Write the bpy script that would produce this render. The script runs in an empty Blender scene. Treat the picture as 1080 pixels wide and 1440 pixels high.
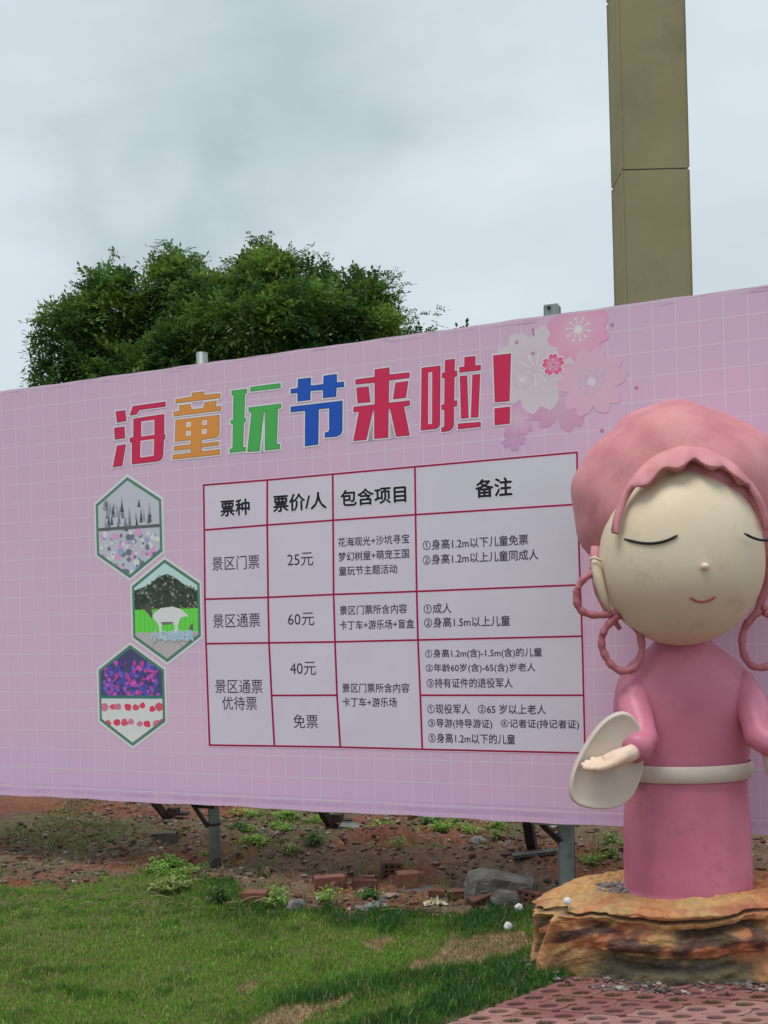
import bpy, bmesh, math, random
import numpy as np
from math import sin, cos, pi, radians
from mathutils import Vector, Matrix
from mathutils.geometry import tessellate_polygon

random.seed(7)
rng = np.random.default_rng(7)
S = bpy.context.scene
COL = S.collection

# ------------------------------------------------------------------ camera
FPX, CY, HCAM = 1440.0, 871.917, 1.6
ROLL = radians(1.4994)
CR, SR = cos(ROLL), sin(ROLL)
cd = bpy.data.cameras.new('camera')
cd.lens, cd.sensor_width, cd.sensor_fit = 36.0, 36.0, 'AUTO'
cd.shift_y = (CY - 720) / 1440.0
cd.clip_start, cd.clip_end = 0.05, 2000
cam = bpy.data.objects.new('camera', cd)
COL.objects.link(cam)
m = Matrix.Identity(4)
m.col[0][:3] = (CR, 0, -SR); m.col[1][:3] = (SR, 0, CR); m.col[2][:3] = (0, -1, 0); m.col[3][:3] = (0, 0, HCAM)
cam.matrix_world = m
S.camera = cam

# ------------------------------------------------------------------ helpers: where a sight line meets the ground / the board
TH = radians(22.268); DB = 5.95
def uv(x, y):
    a, b = x - 540.0, y - CY
    return CR * a - SR * b, SR * a + CR * b
def at(x, y, Z):
    u, v = uv(x, y)
    return Vector((u * Z / FPX, Z, HCAM - v * Z / FPX))
def gnd(x, y, z=0.0):
    u, v = uv(x, y); Z = (HCAM - z) * FPX / v
    return Vector((u * Z / FPX, Z, z))
def bd(x, y):
    """point of the board's face, as (along, height) on the board"""
    u, v = uv(x, y); k = u / FPX
    s = k * DB / (cos(TH) + k * sin(TH)); Z = DB - s * sin(TH)
    return s, HCAM - v * Z / FPX
def px_of(X, Z, z):
    u = FPX * X / Z; v = FPX * (HCAM - z) / Z
    return 540 + CR * u + SR * v, CY - SR * u + CR * v

# ------------------------------------------------------------------ sky and sun (overcast daylight)
SUN_EL, SUN_AZ = radians(72), radians(225)      # azimuth clockwise from +Y: behind the camera, to the left
W = bpy.data.worlds.new('World'); S.world = W; W.use_nodes = True
wn, wl = W.node_tree.nodes, W.node_tree.links
wn.clear()
wo = wn.new('ShaderNodeOutputWorld')
sky = wn.new('ShaderNodeTexSky'); sky.sky_type = 'NISHITA'; sky.sun_disc = False
sky.sun_elevation = SUN_EL; sky.sun_rotation = SUN_AZ; sky.air_density = 1.0; sky.dust_density = 3.0
b1 = wn.new('ShaderNodeBackground'); b1.inputs['Strength'].default_value = 0.10
wl.new(sky.outputs[0], b1.inputs[0])
tc = wn.new('ShaderNodeTexCoord')
sxyz = wn.new('ShaderNodeSeparateXYZ'); wl.new(tc.outputs['Generated'], sxyz.inputs[0])
def wm(op, a, b=None, c=None):
    q = wn.new('ShaderNodeMath'); q.operation = op
    for k, v in enumerate((a, b, c)):
        if v is None: continue
        if hasattr(v, 'is_linked'): wl.new(v, q.inputs[k])
        else: q.inputs[k].default_value = v
    return q.outputs[0]
def wnoise(sc, loc, det, rough, scale):
    mp = wn.new('ShaderNodeMapping'); mp.inputs['Scale'].default_value = sc; mp.inputs['Location'].default_value = loc
    wl.new(tc.outputs['Generated'], mp.inputs[0])
    n1 = wn.new('ShaderNodeTexNoise'); n1.inputs['Scale'].default_value = scale; n1.inputs['Detail'].default_value = det; n1.inputs['Roughness'].default_value = rough; n1.inputs['Distortion'].default_value = 0.3
    wl.new(mp.outputs[0], n1.inputs['Vector']); return n1.outputs['Fac']
nz = wnoise((1.3, 1.0, 2.6), (3.62, 0.4, 1.12), 6, 0.5, 1.7)
nz2 = wnoise((1.0, 1.0, 1.6), (1.3, 2.0, 0.3), 5, 0.55, 4.5)
def lump(px, py, rad):            # one soft grey cloud mass in a given direction of the sky
    d = at(px, py, 1.0) - Vector((0, 0, HCAM)); d.normalize()
    vm = wn.new('ShaderNodeVectorMath'); vm.operation = 'DISTANCE'; wl.new(tc.outputs['Generated'], vm.inputs[0]); vm.inputs[1].default_value = d
    dd = wm('ADD', vm.outputs['Value'], wm('MULTIPLY', wm('SUBTRACT', nz2, 0.5), 0.22))
    mr = wn.new('ShaderNodeMapRange'); mr.interpolation_type = 'SMOOTHSTEP'; mr.inputs[1].default_value = rad; mr.inputs[2].default_value = rad * 0.25
    wl.new(dd, mr.inputs[0]); return mr.outputs[0]
fac = wm('ADD', wm('ADD', 0.50, wm('MULTIPLY', sxyz.outputs[0], 0.45)), wm('MULTIPLY', wm('SUBTRACT', nz, 0.5), 1.5))
fac = wm('ADD', fac, wm('MULTIPLY', wm('SUBTRACT', nz2, 0.5), 0.35))
for (lx, ly, lr, lk) in ((225, 330, 0.13, -0.42), (330, 110, 0.20, -0.22), (560, -60, 0.20, -0.2), (215, 240, 0.07, 0.35), (700, 190, 0.22, 0.12)):
    fac = wm('ADD', fac, wm('MULTIPLY', lump(lx, ly, lr), lk))
cr = wn.new('ShaderNodeValToRGB')
cr.color_ramp.elements[0].position = 0.0; cr.color_ramp.elements[0].color = (0.362, 0.430, 0.458, 1)
cr.color_ramp.elements[1].position = 1.0; cr.color_ramp.elements[1].color = (0.625, 0.685, 0.735, 1)
e = cr.color_ramp.elements.new(0.5); e.color = (0.505, 0.570, 0.612, 1)
wl.new(fac, cr.inputs[0])
b2 = wn.new('ShaderNodeBackground'); b2.inputs['Strength'].default_value = 1.0
wl.new(cr.outputs[0], b2.inputs[0])
mx = wn.new('ShaderNodeMixShader'); mx.inputs[0].default_value = 0.93
wl.new(b1.outputs[0], mx.inputs[1]); wl.new(b2.outputs[0], mx.inputs[2]); wl.new(mx.outputs[0], wo.inputs[0])

sd = bpy.data.lights.new('sun', 'SUN'); sd.energy = 1.5; sd.angle = radians(28); sd.color = (1.0, 0.965, 0.91)
so = bpy.data.objects.new('sun', sd); COL.objects.link(so)
dirv = Vector((sin(SUN_AZ) * cos(SUN_EL), cos(SUN_AZ) * cos(SUN_EL), sin(SUN_EL)))
so.rotation_euler = dirv.to_track_quat('Z', 'Y').to_euler(); so.location = (-4, -4, 8)

S.view_settings.view_transform = 'Standard'; S.view_settings.look = 'None'
S.view_settings.gamma = 1.0; S.view_settings.exposure = 0.42; S.view_settings.use_curve_mapping = False
S.render.engine = 'CYCLES'
S.cycles.max_bounces = 6; S.cycles.diffuse_bounces = 3; S.cycles.glossy_bounces = 3; S.cycles.transparent_max_bounces = 6

def lin(c):
    c = c / 255.0
    return c / 12.92 if c <= 0.04045 else ((c + 0.055) / 1.055) ** 2.4
def rgb(r, g, b, k=1.0):
    return (lin(r) * k, lin(g) * k, lin(b) * k)

def hsh(ix, iy, s):
    h = (ix.astype(np.int64) * 374761393 + iy.astype(np.int64) * 668265263 + s * 974634777) & 0x7fffffff
    h = ((h ^ (h >> 13)) * 1274126177) & 0x7fffffff
    return ((h ^ (h >> 16)) & 0xffffff) / float(0xffffff)
def vnoise(x, y, s=0):
    x = np.asarray(x, float); y = np.asarray(y, float)
    ix, iy = np.floor(x), np.floor(y); fx, fy = x - ix, y - iy
    fx = fx * fx * (3 - 2 * fx); fy = fy * fy * (3 - 2 * fy)
    a, b = hsh(ix, iy, s), hsh(ix + 1, iy, s); c, d = hsh(ix, iy + 1, s), hsh(ix + 1, iy + 1, s)
    return (a + (b - a) * fx) * (1 - fy) + (c + (d - c) * fx) * fy
def fbm(x, y, o=4, s=0, g=0.5):
    t, a, n = 0, 1, 0
    for i in range(o):
        t = t + a * vnoise(x * 2 ** i + 17 * i, y * 2 ** i - 9 * i, s + i); n += a; a *= g
    return t / n
def sst(a, b, x):
    t = np.clip((x - a) / (b - a), 0, 1); return t * t * (3 - 2 * t)
def inpoly(px, py, poly):
    r = np.zeros(np.shape(px), bool); n = len(poly)
    for i in range(n):
        x1, y1 = poly[i]; x2, y2 = poly[(i + 1) % n]
        if y1 == y2: continue
        cc = ((y1 > py) != (y2 > py)) & (px < (x2 - x1) * (py - y1) / (y2 - y1) + x1)
        r ^= cc
    return r

# ------------------------------------------------------------------ materials
def nt(name):
    M = bpy.data.materials.new(name); M.use_nodes = True
    n, l = M.node_tree.nodes, M.node_tree.links
    p = n['Principled BSDF']
    return M, n, l, p
def mixc(n, l, fac, a, b, blend='MIX'):
    x = n.new('ShaderNodeMix'); x.data_type = 'RGBA'; x.blend_type = blend
    for sock, v in ((x.inputs[0], fac), (x.inputs[6], a), (x.inputs[7], b)):
        if hasattr(v, 'is_linked'): l.new(v, sock)
        elif isinstance(v, (int, float)): sock.default_value = v
        else: sock.default_value = (*v[:3], 1)
    return x.outputs[2]
def noise(n, l, scale, detail=5, rough=0.55, vec=None, dist=0):
    x = n.new('ShaderNodeTexNoise'); x.inputs['Scale'].default_value = scale
    x.inputs['Detail'].default_value = detail; x.inputs['Roughness'].default_value = rough; x.inputs['Distortion'].default_value = dist
    if vec is None:
        t = n.new('ShaderNodeTexCoord'); vec = t.outputs['Object']
    l.new(vec, x.inputs['Vector'])
    return x.outputs['Fac']
def ramp(n, l, f, a, b):
    r = n.new('ShaderNodeMapRange'); r.inputs[1].default_value = a; r.inputs[2].default_value = b
    l.new(f, r.inputs[0]); return r.outputs[0]
def bump(n, l, p, h, strength, dist):
    b = n.new('ShaderNodeBump'); b.inputs['Strength'].default_value = strength; b.inputs['Distance'].default_value = dist
    l.new(h, b.inputs['Height']); l.new(b.outputs[0], p.inputs['Normal'])
def simple(name, ca, cb, scale=6, rough=0.7, bs=0.0, bdist=0.01, bscale=None, spec=0.4, metal=0.0, third=None, tscale=20, tlo=0.55, thi=0.7, detail=6):
    M, n, l, p = nt(name)
    f = ramp(n, l, noise(n, l, scale, detail), 0.35, 0.65)
    c = mixc(n, l, f, ca, cb)
    if third:
        c = mixc(n, l, ramp(n, l, noise(n, l, tscale, 7, 0.65), tlo, thi), c, third)
    l.new(c, p.inputs['Base Color'])
    p.inputs['Roughness'].default_value = rough; p.inputs['Metallic'].default_value = metal
    p.inputs['Specular IOR Level'].default_value = spec
    if bs: bump(n, l, p, noise(n, l, bscale or scale * 3, 8, 0.6), bs, bdist)
    return M
def attr_mat(name, rough=0.6, spec=0.3, var=0.0, vscale=30, bs=0.0, bscale=60, bdist=0.003, trans=0.0):
    M, n, l, p = nt(name)
    a = n.new('ShaderNodeAttribute'); a.attribute_name = 'Col'
    c = a.outputs['Color']
    if var:
        f = ramp(n, l, noise(n, l, vscale, 6, 0.6), 0.3, 0.7)
        c = mixc(n, l, 1.0, c, mixc(n, l, f, (1 - var,) * 3, (1 + var * 0.6,) * 3), 'MULTIPLY')
    l.new(c, p.inputs['Base Color']); p.inputs['Roughness'].default_value = rough; p.inputs['Specular IOR Level'].default_value = spec
    if bs: bump(n, l, p, noise(n, l, bscale, 8, 0.6), bs, bdist)
    if trans:
        p.inputs['Subsurface Weight'].default_value = 0
        t = n.new('ShaderNodeBsdfTranslucent'); l.new(c, t.inputs[0])
        mxx = n.new('ShaderNodeMixShader'); mxx.inputs[0].default_value = trans
        l.new(p.outputs[0], mxx.inputs[1]); l.new(t.outputs[0], mxx.inputs[2])
        l.new(mxx.outputs[0], n['Material Output'].inputs[0])
    return M

# print colours: what the ink looks like under this light, turned into reflectance
KR, KG, KB = 0.79 / lin(166), 0.745 / lin(165), 0.83 / lin(177)
def ink(r, g, b):
    return (min(0.85, lin(r) * KR), min(0.85, lin(g) * KG), min(0.85, lin(b) * KB))

INK = attr_mat('printed_vinyl', rough=0.42, spec=0.3, var=0.05, vscale=3, bs=0.06, bscale=9, bdist=0.004)
GALV = simple('galvanised_steel', (0.24, 0.28, 0.275), (0.34, 0.385, 0.37), 9, 0.5, 0.15, 0.002, 60, 0.5, 0.35, (0.12, 0.11, 0.10), 14, 0.56, 0.72)
RUST = simple('rusty_dark_steel', (0.018, 0.014, 0.013), (0.05, 0.028, 0.02), 20, 0.7, 0.3, 0.002, 80)
BRICK = simple('brick_red', (0.17, 0.070, 0.048), (0.26, 0.12, 0.085), 12, 0.9, 0.5, 0.004, 60, 0.2, 0, (0.07, 0.05, 0.042), 16, 0.52, 0.68)
BRICKD = simple('brick_dark', (0.10, 0.05, 0.038), (0.17, 0.075, 0.052), 14, 0.92, 0.5, 0.004, 60, 0.2, 0, (0.05, 0.045, 0.04), 16, 0.5, 0.68)
MORT = simple('grey_mortar', (0.085, 0.080, 0.074), (0.145, 0.137, 0.125), 9, 0.92, 0.6, 0.006, 40, 0.2, 0, (0.06, 0.045, 0.038), 12, 0.56, 0.7)
STONE = simple('grey_stone', (0.14, 0.135, 0.125), (0.24, 0.23, 0.215), 12, 0.9, 0.5, 0.004, 50)
WHITE = simple('white_stone', (0.6, 0.6, 0.62), (0.8, 0.8, 0.8), 12, 0.6, 0.3, 0.003, 60)
WOOD = simple('old_wood', (0.14, 0.085, 0.06), (0.25, 0.17, 0.12), 16, 0.85, 0.4, 0.002, 80)
TILE = simple('orange_tile', (0.40, 0.17, 0.09), (0.5, 0.25, 0.14), 12, 0.8, 0.3, 0.003, 50)
BLACK = simple('black_paint', (0.01, 0.01, 0.012), (0.02, 0.018, 0.018), 10, 0.6)

# ------------------------------------------------------------------ object building
def tag(o, label=None, cat=None, group=None, kind=None):
    if label: o['label'] = label
    if cat: o['category'] = cat
    if group: o['group'] = group
    if kind: o['kind'] = kind
    return o
def empty(name, loc, rz=0, **k):
    o = bpy.data.objects.new(name, None); COL.objects.link(o); o.location = loc; o.rotation_euler = (0, 0, rz)
    o.empty_display_size = 0.1
    return tag(o, **k)
def mesh(name, V, F, mats, parent=None, smooth=False, mi=None, col=None, vcol=None, loc=None, rot=None):
    me = bpy.data.meshes.new(name)
    me.from_pydata([tuple(v) for v in V], [], [tuple(f) for f in F])
    if not isinstance(mats, (list, tuple)): mats = [mats]
    for q in mats: me.materials.append(q)
    if mi is not None: me.polygons.foreach_set('material_index', np.array(mi, np.int32))
    if smooth: me.polygons.foreach_set('use_smooth', np.ones(len(me.polygons), bool))
    if col is not None or vcol is not None:
        a = me.color_attributes.new('Col', 'FLOAT_COLOR', 'POINT')
        d = np.ones((len(V), 4), np.float32)
        d[:, :3] = np.array(vcol if vcol is not None else col, np.float32)
        a.data.foreach_set('color', d.ravel())
    me.update()
    o = bpy.data.objects.new(name, me); COL.objects.link(o)
    if parent: o.parent = parent
    if loc is not None: o.location = loc
    if rot is not None: o.rotation_euler = rot
    return o
def bigmesh(name, V, loops, fsize, mats, vcol=None, smooth=False, parent=None):
    """many faces of the same corner count, straight from numpy"""
    me = bpy.data.meshes.new(name); nf = len(loops) // fsize
    me.vertices.add(len(V)); me.vertices.foreach_set('co', np.asarray(V, np.float32).ravel())
    me.loops.add(len(loops)); me.loops.foreach_set('vertex_index', np.asarray(loops, np.int32))
    me.polygons.add(nf); me.polygons.foreach_set('loop_start', np.arange(nf, dtype=np.int32) * fsize)
    me.polygons.foreach_set('loop_total', np.full(nf, fsize, np.int32))
    me.update(calc_edges=True)
    for q in (mats if isinstance(mats, (list, tuple)) else [mats]): me.materials.append(q)
    me.polygons.foreach_set('use_smooth', np.full(nf, smooth, bool))
    if vcol is not None:
        a = me.color_attributes.new('Col', 'FLOAT_COLOR', 'POINT')
        d = np.ones((len(V), 4), np.float32); d[:, :3] = vcol; a.data.foreach_set('color', d.ravel())
    me.validate()
    o = bpy.data.objects.new(name, me); COL.objects.link(o)
    if parent: o.parent = parent
    return o
class G:
    """collects plain geometry"""
    def __init__(s): s.V, s.F = [], []
    def add(s, V, F):
        b = len(s.V); s.V += [Vector(v) for v in V]; s.F += [tuple(i + b for i in f) for f in F]; return s
    def box(s, c, d, rz=0, M=None, bev=0.0):
        x, y, z = d[0] / 2, d[1] / 2, d[2] / 2
        if bev <= 0:
            V = [Vector((a * x, b * y, e_ * z)) for e_ in (-1, 1) for a, b in ((-1, -1), (1, -1), (1, 1), (-1, 1))]
            F = [(3, 2, 1, 0), (4, 5, 6, 7), (0, 1, 5, 4), (1, 2, 6, 5), (2, 3, 7, 6), (3, 0, 4, 7)]
        else:
            V, F = [], []
            rings = [(-z, bev), (-z + bev, 0), (z - bev, 0), (z, bev)]
            for zz, ins in rings:
                for a, b in ((-1, -1), (1, -1), (1, 1), (-1, 1)):
                    V += [Vector((a * (x - bev), b * (y - ins), zz)), Vector((a * (x - ins), b * (y - bev), zz))] if a * b > 0 else [Vector((a * (x - ins), b * (y - bev), zz)), Vector((a * (x - bev), b * (y - ins), zz))]
            F = [tuple(range(7, -1, -1)), tuple(range(24, 32))]
            for k in range(3):
                for i in range(8): F.append((k * 8 + i, k * 8 + (i + 1) % 8, k * 8 + 8 + (i + 1) % 8, k * 8 + 8 + i))
        R = M if M is not None else Matrix.Rotation(rz, 3, 'Z')
        return s.add([R @ v + Vector(c) for v in V], F)
    def tube(s, pts, rad, n=10, cap=True):
        pts = [Vector(p) for p in pts]; V, F = [], []
        if not hasattr(rad, '__len__'): rad = [rad] * len(pts)
        ref = Vector((0.13, 0.21, 0.97))
        for i, p in enumerate(pts):
            t = (pts[min(i + 1, len(pts) - 1)] - pts[max(i - 1, 0)]).normalized()
            if abs(t.dot(ref)) > 0.95: ref = Vector((0.9, 0.3, 0.1))
            a = t.cross(ref).normalized(); b = t.cross(a).normalized(); 
            for k in range(n):
                an = 2 * pi * k / n; V.append(p + (a * cos(an) + b * sin(an)) * rad[i])
        for i in range(len(pts) - 1):
            for k in range(n): F.append((i * n + k, i * n + (k + 1) % n, (i + 1) * n + (k + 1) % n, (i + 1) * n + k))
        if cap:
            F.append(tuple(range(n - 1, -1, -1))); F.append(tuple(range((len(pts) - 1) * n, len(pts) * n)))
        return s.add(V, F)
    def ell(s, c, r, nu=24, nv=14, R=None, fn=None):
        V, F = [], []
        for j in range(nv + 1):
            ph = pi * j / nv
            for i in range(nu):
                th = 2 * pi * i / nu
                d = Vector((sin(ph) * cos(th), sin(ph) * sin(th), cos(ph)))
                k = fn(d) if fn else 1.0
                v = Vector((d.x * r[0], d.y * r[1], d.z * r[2])) * k
                V.append((R @ v if R else v) + Vector(c))
        for j in range(nv):
            for i in range(nu):
                F.append((j * nu + i, (j + 1) * nu + i, (j + 1) * nu + (i + 1) % nu, j * nu + (i + 1) % nu))
        return s.add(V, F)
    def build(s, name, mat, parent=None, smooth=False, loc=None, col=None):
        if loc is not None:
            L = Vector(loc); V = [v - L for v in s.V]
        else: V = s.V
        return mesh(name, V, s.F, mat, parent, smooth, col=col, loc=loc)
def remesh(name, g, mat, parent, voxel=0.008, it=4):
    o = g.build('tmp', mat)
    mo = o.modifiers.new('r', 'REMESH'); mo.mode = 'VOXEL'; mo.voxel_size = voxel; mo.use_smooth_shade = True
    sm = o.modifiers.new('s', 'SMOOTH'); sm.factor = 0.5; sm.iterations = it
    dg = bpy.context.evaluated_depsgraph_get(); dg.update()
    me = bpy.data.meshes.new_from_object(o.evaluated_get(dg)); me.name = name
    bpy.data.objects.remove(o)
    me.materials.clear(); me.materials.append(mat)
    me.polygons.foreach_set('use_smooth', np.ones(len(me.polygons), bool))
    o = bpy.data.objects.new(name, me); COL.objects.link(o)
    if parent: o.parent = parent
    return o

# ================================================================== GROUND
def mound(X, Y, cx, cy, rx, ry, h):
    return h * np.exp(-(((X - cx) / rx) ** 2 + ((Y - cy) / ry) ** 2))
PAVE_O = np.array([0.667, 4.363]); PA = np.array([0.127, -0.033]); PB = np.array([-0.081, -0.068])
def lattice(X, Y):
    d = PA[0] * PB[1] - PA[1] * PB[0]
    x, y = X - PAVE_O[0], Y - PAVE_O[1]
    return (x * PB[1] - y * PB[0]) / d, (PA[0] * y - PA[1] * x) / d
LAWN = [(-900, 1256), (100, 1248), (190, 1236), (225, 1224), (262, 1236), (330, 1250), (345, 1272), (430, 1283), (560, 1284), (640, 1283), (700, 1280), (760, 1278), (900, 1283), (1700, 1290), (2600, 4000), (-1800, 4000)]
SOILS = [[(575, 1366), (592, 1350), (628, 1330), (668, 1314), (742, 1311), (752, 1330), (700, 1345), (670, 1357), (612, 1360), (600, 1371)],
         [(335, 1452), (372, 1430), (440, 1414), (500, 1401), (502, 1409), (450, 1428), (430, 1446), (370, 1470), (330, 1475)],
         [(510, 1330), (545, 1318), (562, 1326), (530, 1340)], [(330, 1388), (362, 1380), (360, 1392), (335, 1398)]]
def masks(X, Y):
    px, py = px_of(X, Y, 0.0)
    wob = (fbm(X * 7, Y * 7, 3, 5) - 0.5)
    qx, qy = px + wob * 40, py + (fbm(X * 6 + 40, Y * 6, 3, 9) - 0.5) * 26
    lawn = inpoly(qx, qy, LAWN) & (Y > 0.5) | (Y <= 0.5)
    soil = np.zeros(np.shape(X), bool)
    for p in SOILS: soil |= inpoly(px + wob * 30, py + wob * 12, p)
    a, b = lattice(X, Y)
    pave = (a > -0.55) & (b > -3.4) & (Y > 0.5)
    return lawn & ~pave, soil, pave
def height(X, Y):
    X = np.asarray(X, float); Y = np.asarray(Y, float)
    near = np.exp(-np.maximum(0, np.hypot(X, Y - 6) - 5) / 5)
    dirt = sst(5.35, 5.8, Y + 0.1 * X) * sst(-1, -0.2, -np.abs(X) + 6)
    z = (fbm(X * 0.8, Y * 0.8, 2, 1) - 0.5) * 0.05 * near
    z = z + dirt * ((fbm(X * 4, Y * 4, 4, 3) - 0.5) * 0.08 + (np.abs(fbm(X * 13, Y * 13, 3, 7) - 0.5)) * 0.10 + (fbm(X * 34, Y * 34, 2, 8) - .5) * 0.014)
    z = z + (1 - dirt) * (fbm(X * 9, Y * 9, 3, 13) - 0.5) * 0.012
    z = z + mound(X, Y, 1.0, 6.75, 0.33, 0.25, 0.09) + mound(X, Y, -0.1, 7.35, 0.42, 0.22, 0.09) + mound(X, Y, -0.75, 5.75, 0.25, 0.12, 0.02)
    z = z + mound(X, Y, 0.25, 6.9, 0.5, 0.12, 0.05)
    a, b = lattice(X, Y)
    pv = sst(-0.75, -0.55, a) * sst(-3.6, -3.4, b) * (Y > 0)
    return z * (1 - pv) + pv * (-0.012 + (fbm(X * 30, Y * 30, 2, 97) - .5) * 0.012)
def zat(x, y): return float(height(np.array([x]), np.array([y]))[0])
def gp(x, y, lift=0.0):
    p = gnd(x, y)
    for _ in range(6): p = gnd(x, y, zat(p.x, p.y))
    p.z += lift
    return p

def axis(lo, hi, step, ext):
    mid = np.arange(lo, hi, step); g = step * 1.35 ** np.arange(1, 60); g = np.cumsum(g); g = g[g < ext]
    return np.concatenate([(lo - g)[::-1], mid, hi + g])
gx, gy = axis(-2.6, 2.7, 0.016, 600), axis(3.7, 9.0, 0.016, 600)
XX, YY = np.meshgrid(gx, gy); nx, ny = len(gx), len(gy)
ZZ = height(XX, YY)
lw, sl, pv = masks(XX, YY)
idx = np.arange(nx * ny).reshape(ny, nx)
quads = np.stack([idx[:-1, :-1], idx[:-1, 1:], idx[1:, 1:], idx[1:, :-1]], -1).reshape(-1)
redd = sst(0.45, 0.62, fbm(XX * 1.6, YY * 1.6, 3, 21))
dcol = np.array([0.165, 0.108, 0.074]); rcol = np.array([0.20, 0.085, 0.052]); scol = np.array([0.30, 0.21, 0.125]); gcol = np.array([0.13, 0.125, 0.055])
C = dcol + (rcol - dcol) * redd[..., None]
gm = sst(0.5, 0.66, fbm(XX * 1.1 + 3, YY * 1.1, 3, 31)) * sst(6.9, 7.8, YY)
C = C + (np.array([0.16, 0.155, 0.075]) - C) * (gm * 0.8)[..., None]
C = np.where(lw[..., None], gcol, C); C = np.where((sl & lw)[..., None], scol, C)
C = np.where(pv[..., None], np.array([0.12, 0.088, 0.072]) * (0.45 + 1.1 * vnoise(XX * 9, YY * 9, 99))[..., None], C)
far = sst(9, 14, YY); C = C + (np.array([0.07, 0.08, 0.035]) - C) * far[..., None]
C = C * (0.75 + 0.5 * fbm(XX * 25, YY * 25, 3, 41))[..., None]
GM = attr_mat('soil_and_turf', rough=0.95, spec=0.15, var=0.3, vscale=22, bs=0.8, bscale=55, bdist=0.012)
ground = bigmesh('ground', np.stack([XX, YY, ZZ], -1).reshape(-1, 3), quads, 4, GM, C.reshape(-1, 3), True)
tag(ground, kind='structure')

# ------------------------------------------------------------------ pavers: pink concrete blocks with two round holes
def paver_mesh():
    g = G(); cell = []
    N = 16; r = 0.285
    def outer(k, side):                       # one square cell in lattice units, wavy outer edge
        an = 2 * pi * (k + 0.5) / N - pi / 4 * 0
        x, y = cos(an), sin(an); q = 1 / max(abs(x), abs(y)); x, y = x * q * 0.5, y * q * 0.5
        return x, y
    def w(x, y):                              # the scalloped outline
        yy = y; xx = x
        if abs(abs(y) - 0.5) < 1e-6: yy = y + 0.035 * cos(2 * pi * (x + 0.0)) 
        if abs(abs(x) - 1.0) < 1e-6: xx = x + 0.035 * cos(2 * pi * y) 
        return xx, yy
    V, F = [], []
    for cx in (-0.5, 0.5):
        b = len(V)
        for k in range(N):
            ox, oy = outer(k, 0); X0, Y0 = w(cx + ox, oy)
            an = 2 * pi * (k + 0.5) / N; hx, hy = cx + r * 0.98 * cos(an), r * sin(an)
            gx_, gy_ = X0, Y0
            sx = 0.985 if abs(abs(X0) - 1) < 0.08 else 1; sy = 0.972 if abs(abs(Y0) - 0.5) < 0.08 else 1
            T = lambda a_, c_, z_: V.append((a_ * PA[0] + c_ * PB[0], a_ * PA[1] + c_ * PB[1], z_))
            T(gx_ * sx, gy_ * sy, -0.05); T(gx_ * sx, gy_ * sy, -0.004)
            T(gx_ * (0.985 if sx < 1 else 1), gy_ * (0.965 if sy < 1 else 1), 0.0)
            T(cx + (hx - cx) * 1.05, hy * 1.05, 0.0); T(hx, hy, -0.004); T(hx, hy, -0.05)
        for k in range(N):
            a0, a1 = b + k * 6, b + ((k + 1) % N) * 6
            for j in range(5): F.append((a0 + j, a1 + j, a1 + j + 1, a0 + j + 1)[::-1])
    return V, F
pav = empty('paved_path', (PAVE_O[0], PAVE_O[1], 0.0), kind='structure')
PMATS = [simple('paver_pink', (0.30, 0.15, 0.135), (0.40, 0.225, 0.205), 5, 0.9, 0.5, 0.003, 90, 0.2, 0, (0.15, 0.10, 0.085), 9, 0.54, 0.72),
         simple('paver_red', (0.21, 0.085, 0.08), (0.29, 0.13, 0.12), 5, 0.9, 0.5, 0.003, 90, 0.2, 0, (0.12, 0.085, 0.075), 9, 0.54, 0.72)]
pV, pF = paver_mesh(); pms = []
for q in PMATS:
    o_ = mesh('paver_block', pV, pF, q, pav); pms.append(o_.data); bpy.data.objects.remove(o_)
ROCKC = (1.33, 4.76)
cnt = 0
for j in range(-3, 20):
    for i in range(-1, 18):
        a = 2 * i + (j % 2) + 0.5 ; bq = j
        if a < 0.4: continue
        X, Y = PAVE_O + a * PA + bq * PB
        if ((X - ROCKC[0]) / 0.6) ** 2 + ((Y - ROCKC[1]) / 0.33) ** 2 < 1 or X < -1.2 or X > 2.6 or Y < 3.0: continue
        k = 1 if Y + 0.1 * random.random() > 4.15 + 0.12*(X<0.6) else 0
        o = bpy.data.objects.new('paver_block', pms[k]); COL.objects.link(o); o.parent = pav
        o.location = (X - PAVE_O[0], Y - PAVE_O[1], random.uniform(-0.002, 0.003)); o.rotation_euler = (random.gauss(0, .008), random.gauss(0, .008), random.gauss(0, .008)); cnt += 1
# half blocks closing the lawn edge on every second row
hV = [v for v in pV[:len(pV) // 2]]; hF = [f for f in pF[:len(pF) // 2]]
hm = []
for q in PMATS:
    o_ = mesh('half_paver_block', hV, hF, q, pav); hm.append(o_.data); bpy.data.objects.remove(o_)
for j in range(-3, 20):
    if j % 2 == 0: continue
    X, Y = PAVE_O + 0.5 * PA + j * PB
    if X < -1.2 or Y < 3.0: continue
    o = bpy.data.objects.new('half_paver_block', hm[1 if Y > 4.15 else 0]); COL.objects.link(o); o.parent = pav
    o.location = (X - PAVE_O[0], Y - PAVE_O[1], 0.0)

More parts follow.
